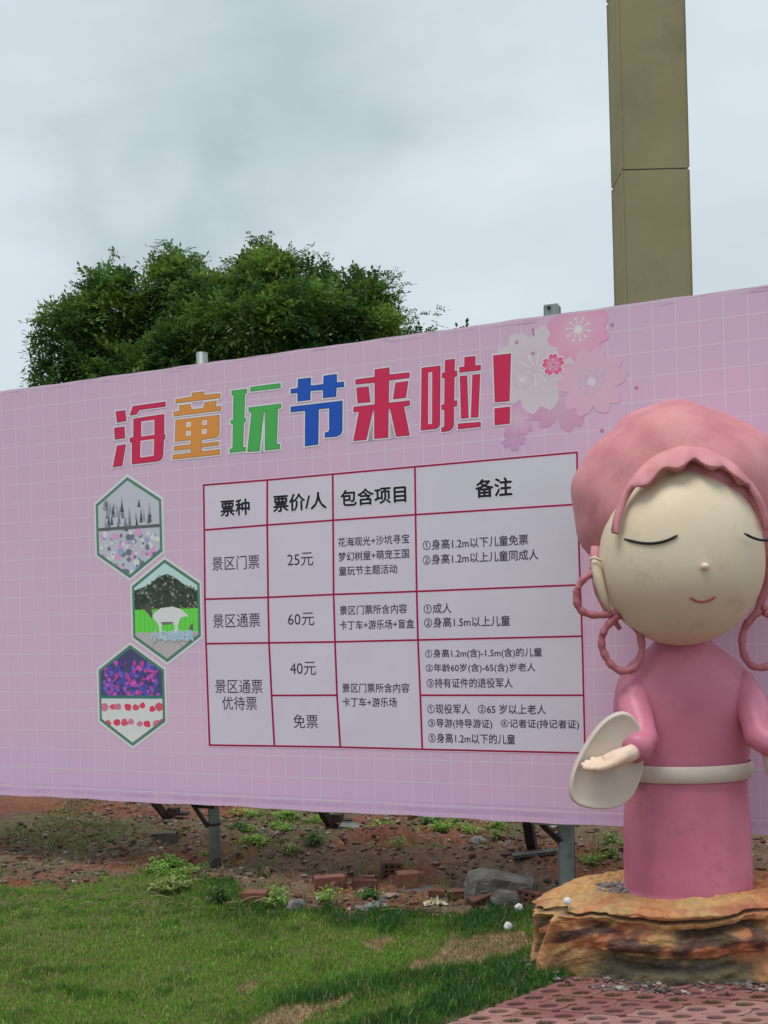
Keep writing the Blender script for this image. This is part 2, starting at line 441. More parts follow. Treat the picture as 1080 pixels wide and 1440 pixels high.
# ------------------------------------------------------------------ grass
GRASS = attr_mat('grass_blade', rough=0.6, spec=0.25, trans=0.3)
def blades(n, x0, x1, y0, y1, keep, hgt, wid, colf, seed):
    r = np.random.default_rng(seed)
    X = r.uniform(x0, x1, n); Y = r.uniform(y0, y1, n)
    k = keep(X, Y, r); X, Y = X[k], Y[k]; n = len(X)
    Z = height(X, Y); h = hgt(X, Y, r); w = wid * r.uniform(0.6, 1.3, n) 
    a = r.uniform(0, 2 * pi, n); lean = r.uniform(0.1, 0.75, n) * h
    la = r.uniform(0, 2 * pi, n); dx, dy = np.cos(la) * lean, np.sin(la) * lean
    wx, wy = np.cos(a) * w, np.sin(a) * w
    P = np.stack([X, Y, Z - 0.003], -1)
    v0 = P + np.stack([-wx, -wy, 0 * X], -1); v1 = P + np.stack([wx, wy, 0 * X], -1)
    mid = P + np.stack([dx * .35, dy * .35, h * 0.6], -1)
    v2 = mid + np.stack([wx, wy, 0 * X], -1) * .75; v3 = mid - np.stack([wx, wy, 0 * X], -1) * .75
    v4 = P + np.stack([dx, dy, h * 0.98], -1)
    V = np.stack([v0, v1, v2, v3, v4], 1).reshape(-1, 3)
    b = (np.arange(n) * 5)[:, None]
    L = (b + np.array([[0, 1, 2, 0, 2, 3, 3, 2, 4]])).reshape(-1)
    c = colf(X, Y, r); Cc = np.repeat(c[:, None, :], 5, 1)
    return V, L, Cc.reshape(-1, 3)
def keep_l(X, Y, r):
    l_, s_, p_ = masks(X, Y)
    dens = 0.35 + 0.9 * fbm(X * 5, Y * 5, 3, 61)
    thin = np.where(Y > 5.25, 0.9, 1.0)
    return l_ & (~s_ | (r.random(len(X)) < 0.05)) & (r.random(len(X)) < dens * thin) & (((X - ROCKC[0]) / 0.66) ** 2 + ((Y - ROCKC[1]) / 0.37) ** 2 > 1)
def darkness(X, Y):
    """lush dark strips: along the far edge and beside the paving"""
    px, py = px_of(X, Y, 0)
    w1 = (fbm(X * 4, Y * 4, 3, 77) - 0.5)
    a, b = lattice(X, Y)
    d = sst(1322, 1292, py + w1 * 60 - 0.03 * (px - 500)) * sst(180, 380, px + w1 * 200)
    d = np.maximum(d, sst(-3.6, -2.4, a + w1 * 3) * sst(0.4, 1, 1 + w1))
    d = np.maximum(d, np.exp(-((py - (1412 - (px - 420) * 0.18)) / 22) ** 2) * sst(330, 420, px))
    d = np.maximum(d, sst(0.56, 0.76, fbm(X * 6, Y * 9, 4, 78)) * 0.55)
    return np.clip(d, 0, 1)
def hgt_l(X, Y, r):
    return (0.013 + 0.020 * darkness(X, Y) + 0.010 * fbm(X * 9, Y * 9, 2, 62)) * (0.45 + 1.0 * r.random(len(X)) ** 1.4)
def col_l(X, Y, r):
    g1 = np.array([0.195, 0.375, 0.050]); g2 = np.array([0.048, 0.155, 0.030]); g3 = np.array([0.36, 0.30, 0.14])
    d = darkness(X, Y)[:, None]; c = g1 * (1 - d) + g2 * d
    t = (r.random(len(X)) < 0.08 + 0.22 * sst(.5, .7, fbm(X * 3, Y * 3, 3, 64)) * (1 - d[:, 0]))[:, None]
    return np.where(t, g3, c) * r.uniform(0.6, 1.4, (len(X), 1))
V, L, Cc = blades(400000, -3.1, 1.6, 3.55, 6.6, keep_l, hgt_l, 0.0019, col_l, 3)
V2, L2, C2 = blades(20000, -2.6, 1.6, 3.6, 6.0, keep_l, lambda X, Y, r: (0.022 + 0.026 * darkness(X, Y)) * r.uniform(0.7, 1.4, len(X)), 0.0028, col_l, 4)
lawn = bigmesh('lawn_grass', np.vstack([V, V2]), np.concatenate([L, L2 + len(V)]), 3, GRASS, np.vstack([Cc, C2]))
tag(lawn, 'short patchy lawn grass in front of the billboard', 'grass', kind='stuff')

def keep_s(X, Y, r):
    l_, s_, p_ = masks(X, Y)
    px, py = px_of(X, Y, 0); near = np.zeros(len(X), bool)
    for q in SOILS:
        cx = sum(a for a, b in q) / len(q); cy = sum(b for a, b in q) / len(q)
        near |= inpoly(cx + (px - cx) / 1.25, cy + (py - cy) / 1.35, q)
    return l_ & (s_ | near & (r.random(len(X)) < .5))
V, L, Cc = blades(90000, -1.5, 1.2, 3.6, 5.2, keep_s, lambda X, Y, r: 0.016 * r.uniform(0.3, 1.6, len(X)), 0.0018,
                  lambda X, Y, r: np.array([[0.42, 0.31, 0.17], [0.32, 0.22, 0.12], [0.24, 0.25, 0.09]])[r.integers(0, 3, len(X))] * r.uniform(0.6, 1.3, (len(X), 1)), 15)
o = bigmesh('dry_straw', V, L, 3, GRASS, Cc); tag(o, 'dry straw coloured stubble on the bare patches of the lawn', 'grass', kind='stuff')

# sparse grass and seedlings over the waste ground
def keep_w(X, Y, r):
    l_, s_, p_ = masks(X, Y)
    q = fbm(X * 2.2, Y * 1.7, 3, 71)
    left = sst(-0.9, -1.4, X) * sst(6.9, 6.2, Y)
    return ~l_ & ~p_ & (r.random(len(X)) < sst(0.50, 0.64, q) * (0.25 + 0.6 * sst(6.9, 7.8, Y)) + 0.5 * left + 0.01)
V, L, Cc = blades(60000, -3.0, 3.0, 5.3, 10.5, keep_w, lambda X, Y, r: 0.045 * r.uniform(0.3, 1.4, len(X)), 0.0042,
                  lambda X, Y, r: np.where((r.random(len(X)) < .25)[:, None], [0.32, 0.26, 0.13], [0.17, 0.25, 0.07]) * r.uniform(0.6, 1.3, (len(X), 1)), 5)
o = bigmesh('wild_grass', V, L, 3, GRASS, Cc)
tag(o, 'sparse wild grass sprouting on the bare soil behind the lawn', 'grass', kind='stuff')
# grass in the paver holes
def keep_h(X, Y, r):
    a, b = lattice(X, Y); a0, b0 = a - np.round(a), b - np.round(b)
    sel = vnoise(np.round(a) * 1.7 + 3, np.round(b) * 2.3, 91) > 0.5
    return (a > -0.45) & (b > -3.3) & (np.hypot(a0, b0) < 0.27) & sel
V, L, Cc = blades(60000, 0, 2.4, 3.6, 4.6, keep_h, lambda X, Y, r: 0.022 * r.uniform(0.3, 1.3, len(X)), 0.003,
                  lambda X, Y, r: np.array([0.13, 0.17, 0.045]) * r.uniform(0.5, 1.3, (len(X), 1)), 6)
k_ = rng.random(len(L) // 9) < 0.3
L = L.reshape(-1, 9)[k_].reshape(-1)
o = bigmesh('joint_grass', V, L, 3, GRASS, Cc)
tag(o, 'tufts of grass growing in the round holes of the pink pavers', 'grass', kind='stuff')

# ------------------------------------------------------------------ pebbles and crumbs
def pebbles(name, n, x0, x1, y0, y1, keep, smin, smax, cols, seed, label, zo=0.0):
    r = np.random.default_rng(seed)
    X = r.uniform(x0, x1, n); Y = r.uniform(y0, y1, n); k = keep(X, Y, r); X, Y = X[k], Y[k]; n = len(X)
    base = np.array([(1, 0, 0), (-1, 0, 0), (0, 1, 0), (0, -1, 0), (0, 0, 1), (0, 0, -1), (.6, .6, .5), (-.6, .6, .5), (-.6, -.6, .5), (.6, -.6, .5)], float)
    fac = np.array([(4, 9, 6), (4, 6, 7), (4, 7, 8), (4, 8, 9), (0, 6, 9), (2, 7, 6), (1, 8, 7), (3, 9, 8), (0, 2, 6), (2, 1, 7), (1, 3, 8), (3, 0, 9)])
    s = smin + (smax - smin) * r.random(n) ** 3.5
    B = base[None] * r.uniform(0.55, 1.1, (n, 10, 1)) * np.stack([s * r.uniform(.7, 1.5, n), s * r.uniform(.7, 1.3, n), s * r.uniform(.35, .8, n)], -1)[:, None, :]
    a = r.uniform(0, 2 * pi, n); ca, sa = np.cos(a)[:, None], np.sin(a)[:, None]
    Bx = B[..., 0] * ca - B[..., 1] * sa; By = B[..., 0] * sa + B[..., 1] * ca
    V = np.stack([Bx + X[:, None], By + Y[:, None], B[..., 2] + (height(X, Y) + s * 0.12 + zo)[:, None]], -1).reshape(-1, 3)
    L = ((np.arange(n) * 10)[:, None] + fac.reshape(1, -1)).reshape(-1)
    cc = np.array(cols)[r.integers(0, len(cols), n)] * r.uniform(0.6, 1.3, (n, 1))
    o = bigmesh(name, V, L, 3, PEB, np.repeat(cc, 10, 0)); tag(o, label, 'rubble', kind='stuff'); return o
PEB = attr_mat('rubble_bits', rough=0.92, spec=0.2, var=0.25, vscale=60)
def keep_d(X, Y, r):
    l_, s_, p_ = masks(X, Y); edge = np.exp(-((Y + 0.12 * X - 5.62) / 0.16) ** 2)
    return ~l_ & ~p_ & (r.random(len(X)) < 0.35 + 0.65 * edge + 0.4 * (fbm(X * 2, Y * 2, 2, 81) > .55))
pebbles('soil_crumbs', 36000, -3, 3, 5.2, 9.5, keep_d, 0.004, 0.034, [(0.15, 0.105, 0.075), (0.19, 0.09, 0.06), (0.17, 0.14, 0.11), (0.09, 0.065, 0.05), (0.23, 0.17, 0.13), (0.13, 0.05, 0.035)], 8, 'clods and crumbs of soil and brick strewn under the billboard')
pebbles('rubble_chips', 1500, -3, 3, 5.2, 8.5, keep_d, 0.006, 0.034, [(0.4, 0.37, 0.33), (0.28, 0.25, 0.22), (0.22, 0.10, 0.065), (0.5, 0.5, 0.48), (0.33, 0.2, 0.15)], 9, 'pale chips of brick and mortar scattered on the bare soil')
pebbles('rock_foot_gravel', 5000, 0.6, 2.2, 4.1, 4.8, lambda X, Y, r: (np.abs(((X - ROCKC[0]) / 0.74) ** 2 + ((Y - ROCKC[1]) / 0.42) ** 2 - 1) < 0.15 + 0.15 * (X > .85)) & (r.random(len(X)) < .2 + .8 * (vnoise(X * 9, Y * 9, 3) > .45)), 0.004, 0.022,
        [(0.12, 0.10, 0.09), (0.2, 0.17, 0.15), (0.08, 0.07, 0.065), (0.3, 0.27, 0.24)], 10, 'grey gravel gathered at the foot of the painted rock', zo=0.012)

# ================================================================== BILLBOARD
SL, SRR, HT, HB = -5.4, 2.5, 3.233, 0.468
board = empty('billboard', (0, DB, 0), -TH, label='wide pink printed billboard with a ticket price table on steel posts', cat='billboard')
def bpt(x, y, layer):
    s, h = bd(x, y); return (s, -0.0002 * layer - 0.0008, h)
class Print:
    def __init__(s): s.V, s.F, s.C = [], [], []
    def poly(s, pts, layer, col, local=False, cols=None):
        b = len(s.V)
        P = [(p[0], -0.0002 * layer - 0.0008, p[1]) if local else bpt(p[0], p[1], layer) for p in pts]
        s.V += P; s.C += list(cols) if cols else [col] * len(P)
        for t in tessellate_polygon([[Vector((p[0], p[2], 0)) for p in P]]): s.F.append(tuple(b + i for i in t))
    def build(s, name, label=None, parent=None):
        o = mesh(name, s.V, s.F, INK, parent or board, vcol=s.C)
        o.data.update()
        # every printed face looks out of the board
        bmm = bmesh.new(); bmm.from_mesh(o.data)
        for f in bmm.faces:
            if f.normal.y > 0: f.normal_flip()
        bmm.to_mesh(o.data); bmm.free()
        if label: o['label'] = label
        return o
def outset(pts, d):
    n = len(pts); A = sum(pts[i][0] * pts[(i + 1) % n][1] - pts[(i + 1) % n][0] * pts[i][1] for i in range(n))
    sg = 1 if A > 0 else -1; out = []
    for i in range(n):
        p0, p1, p2 = pts[i - 1], pts[i], pts[(i + 1) % n]
        e1 = Vector((p1[0] - p0[0], p1[1] - p0[1])).normalized(); e2 = Vector((p2[0] - p1[0], p2[1] - p1[1])).normalized()
        n1_ = Vector((e1.y, -e1.x)) * sg; n2_ = Vector((e2.y, -e2.x)) * sg
        mvec = n1_ + n2_
        if mvec.length < 1e-3: mvec = n1_
        mvec.normalize(); k = d / max(0.45, mvec.dot(n1_))
        out.append((p1[0] + mvec.x * k, p1[1] + mvec.y * k))
    return out

# the vinyl sheet itself
M, n, l, p = nt('pink_vinyl')
t = n.new('ShaderNodeTexCoord'); sx = n.new('ShaderNodeSeparateXYZ'); l.new(t.outputs['Object'], sx.inputs[0])
def mth(op, a, b=None, c=None):
    q = n.new('ShaderNodeMath'); q.operation = op
    for i, v in enumerate((a, b, c)):
        if v is None: continue
        if hasattr(v, 'is_linked'): l.new(v, q.inputs[i])
        else: q.inputs[i].default_value = v
    return q.outputs[0]
def gridline(coord, off, pitch, wdt):
    f = mth('FRACT', mth('DIVIDE', mth('SUBTRACT', coord, off), pitch)); f = mth('ABSOLUTE', mth('SUBTRACT', f, 0.5))
    f = mth('SUBTRACT', 0.5, f); return mth('LESS_THAN', f, wdt / pitch / 2)
gl = mth('MAXIMUM', gridline(sx.outputs[0], 0.269 + 0.1175 * 0, 0.1175, 0.0052), gridline(sx.outputs[2], 0.665 - 0.128 * 4, 0.128, 0.0052))
base = mixc(n, l, ramp(n, l, noise(n, l, 0.8, 3), 0.35, 0.65), ink(172, 145, 170), ink(163, 142, 168))
upper = ramp(n, l, sx.outputs[2], 1.2, 3.2)
base = mixc(n, l, mth("MULTIPLY", upper, 0.8), base, ink(160, 137, 162))
base = mixc(n, l, mth('MULTIPLY', ramp(n, l, sx.outputs[2], 0.9, 0.5), 0.6), base, ink(166, 136, 170))
base = mixc(n, l, mth('MULTIPLY', gl, 0.4), base, ink(192, 176, 195))
# worn, darker printed strips where the sheet wraps under the frame
zz = sx.outputs[2]; wob = mth('MULTIPLY', mth('SUBTRACT', noise(n, l, 2.0, 6), 0.5), 0.03)
zw = mth('ADD', zz, wob)
s1 = mth('MULTIPLY', mth('LESS_THAN', zw, HB + 0.055), mth('GREATER_THAN', zw, HB + 0.028))
s2 = mth('MULTIPLY', mth('LESS_THAN', zw, HB + 0.087), mth('GREATER_THAN', zw, HB + 0.074))
st = mth('MULTIPLY', mth('MAXIMUM', s1, mth('MULTIPLY', s2, 0.6)), ramp(n, l, noise(n, l, 5, 5), 0.3, 0.6))
base = mixc(n, l, mth('MULTIPLY', st, 0.6), base, ink(146, 118, 156))
# crease shading along the top hem, painted in as darker colour
tz = mth('GREATER_THAN', zw, HT - 0.035)
mpn = n.new('ShaderNodeMapping'); mpn.inputs['Scale'].default_value = (4, 1, 60); l.new(t.outputs['Object'], mpn.inputs[0])
cn = ramp(n, l, noise(n, l, 1.0, 5, 0.6, mpn.outputs[0]), 0.53, 0.62)
base = mixc(n, l, mth('MULTIPLY', mth('MULTIPLY', tz, cn), 0.55), base, ink(120, 98, 122))
l.new(base, p.inputs['Base Color']); p.inputs['Roughness'].default_value = 0.42; p.inputs['Specular IOR Level'].default_value = 0.3
mp2 = n.new('ShaderNodeMapping'); mp2.inputs['Scale'].default_value = (3, 1, 1.2); l.new(t.outputs['Object'], mp2.inputs[0])
bump(n, l, p, noise(n, l, 2.2, 3, 0.5, mp2.outputs[0]), 0.22, 0.02)
VINYL = M
nS, nH = 160, 14
V, F = [], []
ss = np.linspace(SL, SRR, nS + 1); hh = np.linspace(HB, HT, nH + 1)
for jj, h in enumerate(hh):
    for s_ in ss:
        dz = 0
        if jj == nH: dz = 0.0015 * sin(s_ * 9) + 0.0012 * sin(s_ * 23 + 1)
        if jj == 0: dz = 0.003 * sin(s_ * 5 + .6) + 0.002 * sin(s_ * 17)
        V.append((s_, 0, h + dz))
for a in range(nH):
    for b in range(nS): i = a * (nS + 1) + b; F.append((i, i + 1, i + nS + 2, i + nS + 1))
# hem folded back over the frame at top and bottom
bt = len(V); V += [(V[nH * (nS + 1) + b][0], 0.055, V[nH * (nS + 1) + b][2] - 0.002) for b in range(nS + 1)]
bb = len(V); V += [(V[b][0], 0.055, V[b][2] + 0.002) for b in range(nS + 1)]
for b in range(nS):
    F.append((nH * (nS + 1) + b, nH * (nS + 1) + b + 1, bt + b + 1, bt + b)); F.append((bb + b, bb + b + 1, b + 1, b))
sheet = mesh('vinyl_sheet', V, F, VINYL, board)
# steel frame behind: rails and uprights
for h in (HT - 0.04, 2.3, 1.4, HB + 0.035):
    G().box(((SL + SRR) / 2, 0.085, h), (SRR - SL - 0.02, 0.05, 0.05)).build('frame_rail', GALV, board)
# the strip of steel that shows right under the sheet by the posts
def blocal(x, y, off):            # point behind the face by off, along the same sight line
    u, v = uv(x, y); k = u / FPX
    d2 = DB + off / cos(TH); s = k * d2 / (cos(TH) + k * sin(TH)); Z = d2 - s * sin(TH)
    P = Vector((u * Z / FPX, Z, HCAM - v * Z / FPX)) - Vector((0, DB, 0))
    return Matrix.Rotation(TH, 3, 'Z') @ P
lp = blocal(301, 1150, 0.16); rp = blocal(796, 1180, 0.17)
zbl = zat(*(Matrix.Rotation(-TH, 3, 'Z') @ Vector((lp.x, lp.y, 0)) + Vector((0, DB, 0))).xy)
def post(s_, off, square, top):
    g = G()
    if square: g.box((s_, off, (top - 0.1) / 2), (0.085, 0.07, top + 0.1), bev=0.006)
    else: g.tube([(s_, off, -0.1), (s_, off, top * .5), (s_, off, top)], 0.036, 18)
    return g
lt = blocal(294, 495, 0.16); rt = blocal(787, 428, 0.17)
pl_ = post(lp.x, 0.16, False, lt.z).build('steel_post', GALV, board, smooth=False)
for f in pl_.data.polygons: f.use_smooth = len(f.vertices) == 4
post(lp.x - 2.62, 0.16, False, lt.z).build('steel_post', GALV, board, smooth=True)
pr_ = post(rp.x, 0.17, True, rt.z).build('steel_post', GALV, board); pr_['label'] = 'square galvanised post with a drilled hole near its top'
g = G(); g.tube([(rp.x - 0.01, 0.134, rt.z - 0.022), (rp.x - 0.01, 0.13, rt.z - 0.022)], 0.011, 12); g.build('hole_disc', BLACK, pr_)  # flat black disc stands in for the dark inside of the hole
# dark clamp, worn paint and the concrete-stained sleeve on the round post
g = G(); g.tube([(lp.x, 0.16, 0.31), (lp.x, 0.16, 0.325)], 0.041, 18); g.box((lp.x - 0.045, 0.16, 0.318), (0.03, 0.03, 0.02)); g.build('clamp', RUST, pl_)
g = G(); g.tube([(lp.x + 0.006, 0.155, -0.05), (lp.x + 0.006, 0.155, 0.06), (lp.x + 0.012, 0.157, 0.105)], [0.040, 0.038, 0.030], 14); g.build('base_sleeve', RUST, pl_)
def brace(a, b, w=0.028, name='brace', mat=RUST):
    a, b = Vector(a), Vector(b); d = (b - a); L_ = d.length; R = d.to_track_quat('X', 'Z').to_matrix()
    g = G(); g.box((a + b) / 2, (L_, w, 0.006), M=R); g.box((a + b) / 2 + R @ Vector((0, w / 2, -w / 2)), (L_, 0.006, w), M=R)
    return g.build(name, mat, board)
brace((lp.x - 0.12, 0.10, HB + 0.0), (lp.x - 0.02, 0.13, 0.305), 0.026)
brace((lp.x - 0.13, 0.10, HB - 0.014), (lp.x + 0.03, 0.10, HB - 0.014), 0.03)
brace((rp.x - 0.13, 0.10, HB - 0.002), (rp.x - 0.015, 0.13, 0.345), 0.03)
G().box((rp.x - 0.04, 0.10, HB - 0.016), (0.27, 0.05, 0.022)).build('bracket_plate', GALV, board)
# rear stays from the frame down to the waste ground
def to_local(P): return Matrix.Rotation(TH, 3, 'Z') @ (Vector(P) - Vector((0, DB, 0)))
for i, (x, y, tx, th_, w) in enumerate(((240, 1150, 205, 1.5, 0.05), (469, 1160, 455, 1.5, 0.055), (750, 1193, 749, 1.5, 0.06))):
    foot = to_local(gp(x, y)); foot.z -= 0.04
    topp = to_local(gnd(tx, 1100, 0)); topp = Vector((foot.x + (-0.12, -0.06, 0.0)[i] * 4, 0.12, 1.9))
    d = topp - foot; L_ = d.length; R = d.to_track_quat('X', 'Z').to_matrix()
    g = G(); g.box((foot + topp) / 2, (L_, w, w), M=R); st_ = g.build('rear_stay', RUST, board)
    if i < 2:
        g = G(); g.box(foot + Vector((0.06, 0.02, 0.075)), (0.17, 0.1, 0.02), rz=.4); g.box(foot + Vector((0.03, 0, 0.1)), (0.09, 0.06, 0.05)); g.build('foot_plate', RUST, st_)

# ---- title lettering
def zc(sc, ox, oy, pts): return [(ox + a / sc, oy + b / sc) for a, b in pts]
HALO = {'r': (208, 168, 196), 'o': (205, 192, 190), 'g': (182, 205, 192), 'b': (176, 196, 222)}
FILL = {'r': (160, 32, 68), 'o': (176, 114, 56), 'g': (58, 138, 70), 'b': (22, 66, 150)}
DARK = {'r': (118, 34, 66), 'o': (132, 96, 66), 'g': (44, 104, 62), 'b': (22, 50, 116)}
BG = (158, 138, 162)
def title(key, polys, holes=(), lab=None):
    P = Print()
    for i, q in enumerate(polys):
        P.poly(outset(q, 2.2), 4 + 0.12 * i, ink(*HALO[key]))
    for i, q in enumerate(polys):
        P.poly(outset(q, 0.35), 6 + 0.12 * i, ink(*DARK[key]))
        P.poly(outset(q, -0.55), 7 + 0.12 * i, ink(*FILL[key]))
    for i, (q, inner) in enumerate(holes):
        P.poly(q, 8.5, ink(*HALO[key])); P.poly(inner, 9.5, ink(*BG))
    P.build('title_character', lab)
# hai (its right-hand part is what the photograph shows)
title('r', [[(187, 571.5), (233, 565), (233, 571.5), (196, 576.5), (192, 583), (183, 584)],
            [(188, 589), (231, 582.5), (231, 611), (232.5, 611.5), (232.5, 617), (230.5, 618), (229.5, 640), (227.5, 646), (222, 648.7), (186, 653), (186, 622), (183, 622), (183, 616), (188, 615)],
            [(163, 579), (176, 577), (178, 592), (165, 594)], [(161, 602), (175, 600), (176, 616), (162, 618)], [(165, 627), (177, 625), (172, 655), (159, 657)]],
      [([(199, 593), (217.3, 590.3), (217.3, 611.5), (199, 614)], [(200.5, 594.5), (215.8, 592.3), (215.8, 610), (200.5, 612)]),
       ([(198, 620), (217, 617.5), (216.5, 641), (197.5, 643.5)], [(199.5, 621.5), (215.5, 619.5), (215, 639.5), (199, 641.5)])], 'crimson character 海 of the festival title')
sq = lambda x, y, r_: [(x - r_, y - r_ + .4), (x + r_, y - r_ - .4), (x + r_, y + r_ - .4), (x - r_, y + r_ + .4)]
title('o', [zc(3, 200, 460, [(142, 305), (210, 294), (212, 278), (262, 272), (262, 287), (330, 280), (330, 299), (142, 321)]),
            [(252.4, 570.3), (267.6, 568.3), (269.4, 575.8), (286.1, 574.2), (288, 566.1), (305, 563.5), (303, 571.8), (311, 571), (311, 577.3), (244.7, 585.3), (244.3, 579.5), (253, 577.8)],
            [(247.2, 590.8), (308.7, 583.7), (308.7, 609), (307, 613.5), (303.5, 615.6), (284, 618.4), (284, 624), (308.2, 621), (308.2, 626), (284, 629), (284, 634.8), (309.3, 631.8), (309.3, 639), (242.8, 646.2),
             (243.3, 639.8), (268.5, 636.8), (268.5, 631), (245, 633.8), (245, 627.6), (268.5, 625), (268.5, 618.8), (246.4, 621)]],
      [(sq(265.6, 597, 3.2), sq(265.6, 597, 1.3)), (sq(265.3, 609.5, 3.2), sq(265.3, 609.5, 1.3)), (sq(288.2, 594.5, 3.2), sq(288.2, 594.5, 1.3)), (sq(287.5, 607, 3.2), sq(287.5, 607, 1.3))],
      'ochre character 童 of the festival title')
z6 = lambda p_: zc(6, 320, 500, p_)
title('g', [z6([(35, 298), (163, 283), (163, 318), (148, 322), (140, 528), (155, 528), (153, 562), (138, 565), (130, 777), (155, 772), (153, 805), (20, 820), (22, 787), (45, 785), (48, 575), (30, 574), (30, 545), (50, 545), (52, 332), (37, 332)]),
            z6([(195, 268), (447, 235), (447, 273), (195, 303)]),
            z6([(180, 440), (452, 407), (450, 443), (425, 447), (415, 750), (443, 747), (440, 787), (318, 800), (320, 475), (304, 475), (270, 805), (170, 812), (205, 480), (182, 477)])],
      lab='green character 玩 of the festival title')
title('b', [z6([(535, 285), (593, 275), (597, 200), (703, 188), (703, 255), (810, 243), (812, 172), (922, 157), (922, 228), (983, 222), (983, 265), (920, 270), (917, 347), (808, 358), (808, 290), (700, 298), (698, 375), (592, 387), (592, 315), (535, 322)]),
            z6([(535, 433), (970, 382), (968, 630), (958, 662), (925, 683), (822, 692), (822, 652), (850, 645), (860, 630), (860, 443), (770, 452), (765, 750), (655, 765), (657, 465), (535, 478)])],
      lab='blue character 节 of the festival title')
z9 = lambda p_: zc(9, 490, 490, p_)
title('r', [z9([(92, 395), (335, 362), (335, 268), (520, 243), (520, 333), (773, 305), (773, 372), (515, 405), (510, 690), (780, 660), (775, 722), (703, 735), (775, 1100), (607, 1115), (530, 762), (508, 762), (503, 1128), (330, 1142), (330, 785), (310, 785), (228, 1155), (65, 1170), (135, 800), (65, 807), (68, 742), (335, 710), (335, 432), (92, 455)]),
            z9([(103, 500), (255, 483), (277, 678), (120, 692)]), z9([(597, 437), (757, 415), (728, 622), (567, 643)])], lab='crimson character 来 of the festival title')
z7 = lambda p_: zc(7.2, 580, 480, p_)
title('r', [z7([(95, 270), (283, 248), (278, 845), (268, 868), (240, 885), (88, 902)]),
            z7([(333, 190), (430, 180), (427, 303), (453, 300), (450, 355), (425, 360), (422, 603), (453, 600), (450, 655), (420, 660), (420, 850), (405, 885), (370, 908), (295, 918), (295, 877), (315, 872), (325, 850), (325, 690), (297, 692), (297, 645), (325, 638), (328, 372), (300, 372), (303, 320), (330, 317)]),
            z7([(530, 162), (637, 152), (637, 247), (692, 240), (690, 292), (477, 315), (477, 265), (528, 258)]), z7([(483, 355), (553, 348), (568, 775), (495, 782)]), z7([(610, 340), (685, 333), (667, 767), (595, 772)]), z7([(463, 835), (690, 817), (692, 865), (463, 890)])],
      [(z7([(163, 318), (201, 313), (199, 836), (161, 840)]), z7([(174, 330), (190, 328), (188, 825), (172, 827)]))], 'crimson character 啦 of the festival title')
title('r', [z7([(820, 145), (997, 125), (982, 603), (837, 617)]), z7([(833, 682), (988, 663), (985, 832), (835, 848)])], lab='crimson exclamation mark ending the title')

# ---- ticket table
TX = [[(286.5, 682.2), (376, 675.1), (468, 666.9), (583.6, 656.5), (811.5, 636.2)],
      [(287.4, 745.4), (376, 738.4), (468.6, 731.7), (584.5, 723.8), (812.3, 709.2)],
      [(288.3, 842.7), (377.2, 840), (469.3, 836), (586.1, 831.7), (816, 822.5)],
      [(289.9, 905.2), (378.5, 904), (471.3, 902.7), (587.9, 900), (818.8, 894.6)],
      [(292.4, 978.3), (382.1, 978), (474.1, 977.6), (591.2, 977.7), (820.8, 977.7)],
      [(295, 1047.8), (386.1, 1049.1), (478.7, 1050.6), (594, 1053.7), (822.8, 1059)]]
P = Print()
def tcol(x, y):
    t_ = min(1, max(0, (x - 290) / 520)); v_ = min(1, max(0, (y - 640) / 410))
    a = np.array((166, 159, 176)) * (1 - t_) + np.array((159, 164, 176)) * t_
    b = np.array((168, 160, 179)) * (1 - t_) + np.array((164, 161, 178)) * t_
    q = a * (1 - v_) + b * v_; return ink(*q)
bi = len(P.V)
for r_ in TX:
    for x, y in r_: P.V.append(bpt(x, y, 1.5)); P.C.append(tcol(x, y))
for a in range(5):
    for b in range(4): i = bi + a * 5 + b; P.F.append((i, i + 1, i + 6, i + 5))
P.build('table_background')
def strip(P, pts, w, layer, col):
    for i in range(len(pts) - 1):
        a, b = Vector(pts[i]), Vector(pts[i + 1]); d = (b - a).normalized(); nn = Vector((-d.y, d.x)) * w / 2
        a2 = a - d * (w / 2 if i == 0 else 0); b2 = b + d * (w / 2 if i == len(pts) - 2 else 0)
        P.poly([a2 + nn, b2 + nn, b2 - nn, a2 - nn], layer, col)
lines = [(TX[0], 0), (TX[1], 0), (TX[2], 0), (TX[3], 0), ([TX[4][1], TX[4][2]], 0), ([TX[4][3], TX[4][4]], 0), (TX[5], 0)]
lines += [([r_[k] for r_ in TX], 1) for k in range(5)]
for li, (pts, vv) in enumerate(lines):
    P = Print()
    strip(P, pts, 5.2, 2.4 + 0.08 * li + vv * 0.1, ink(202, 160, 186)); strip(P, pts, 2.7, 4.0 + 0.08 * li + vv * 0.1, ink(122, 14, 60))
    P.build('table_rule')
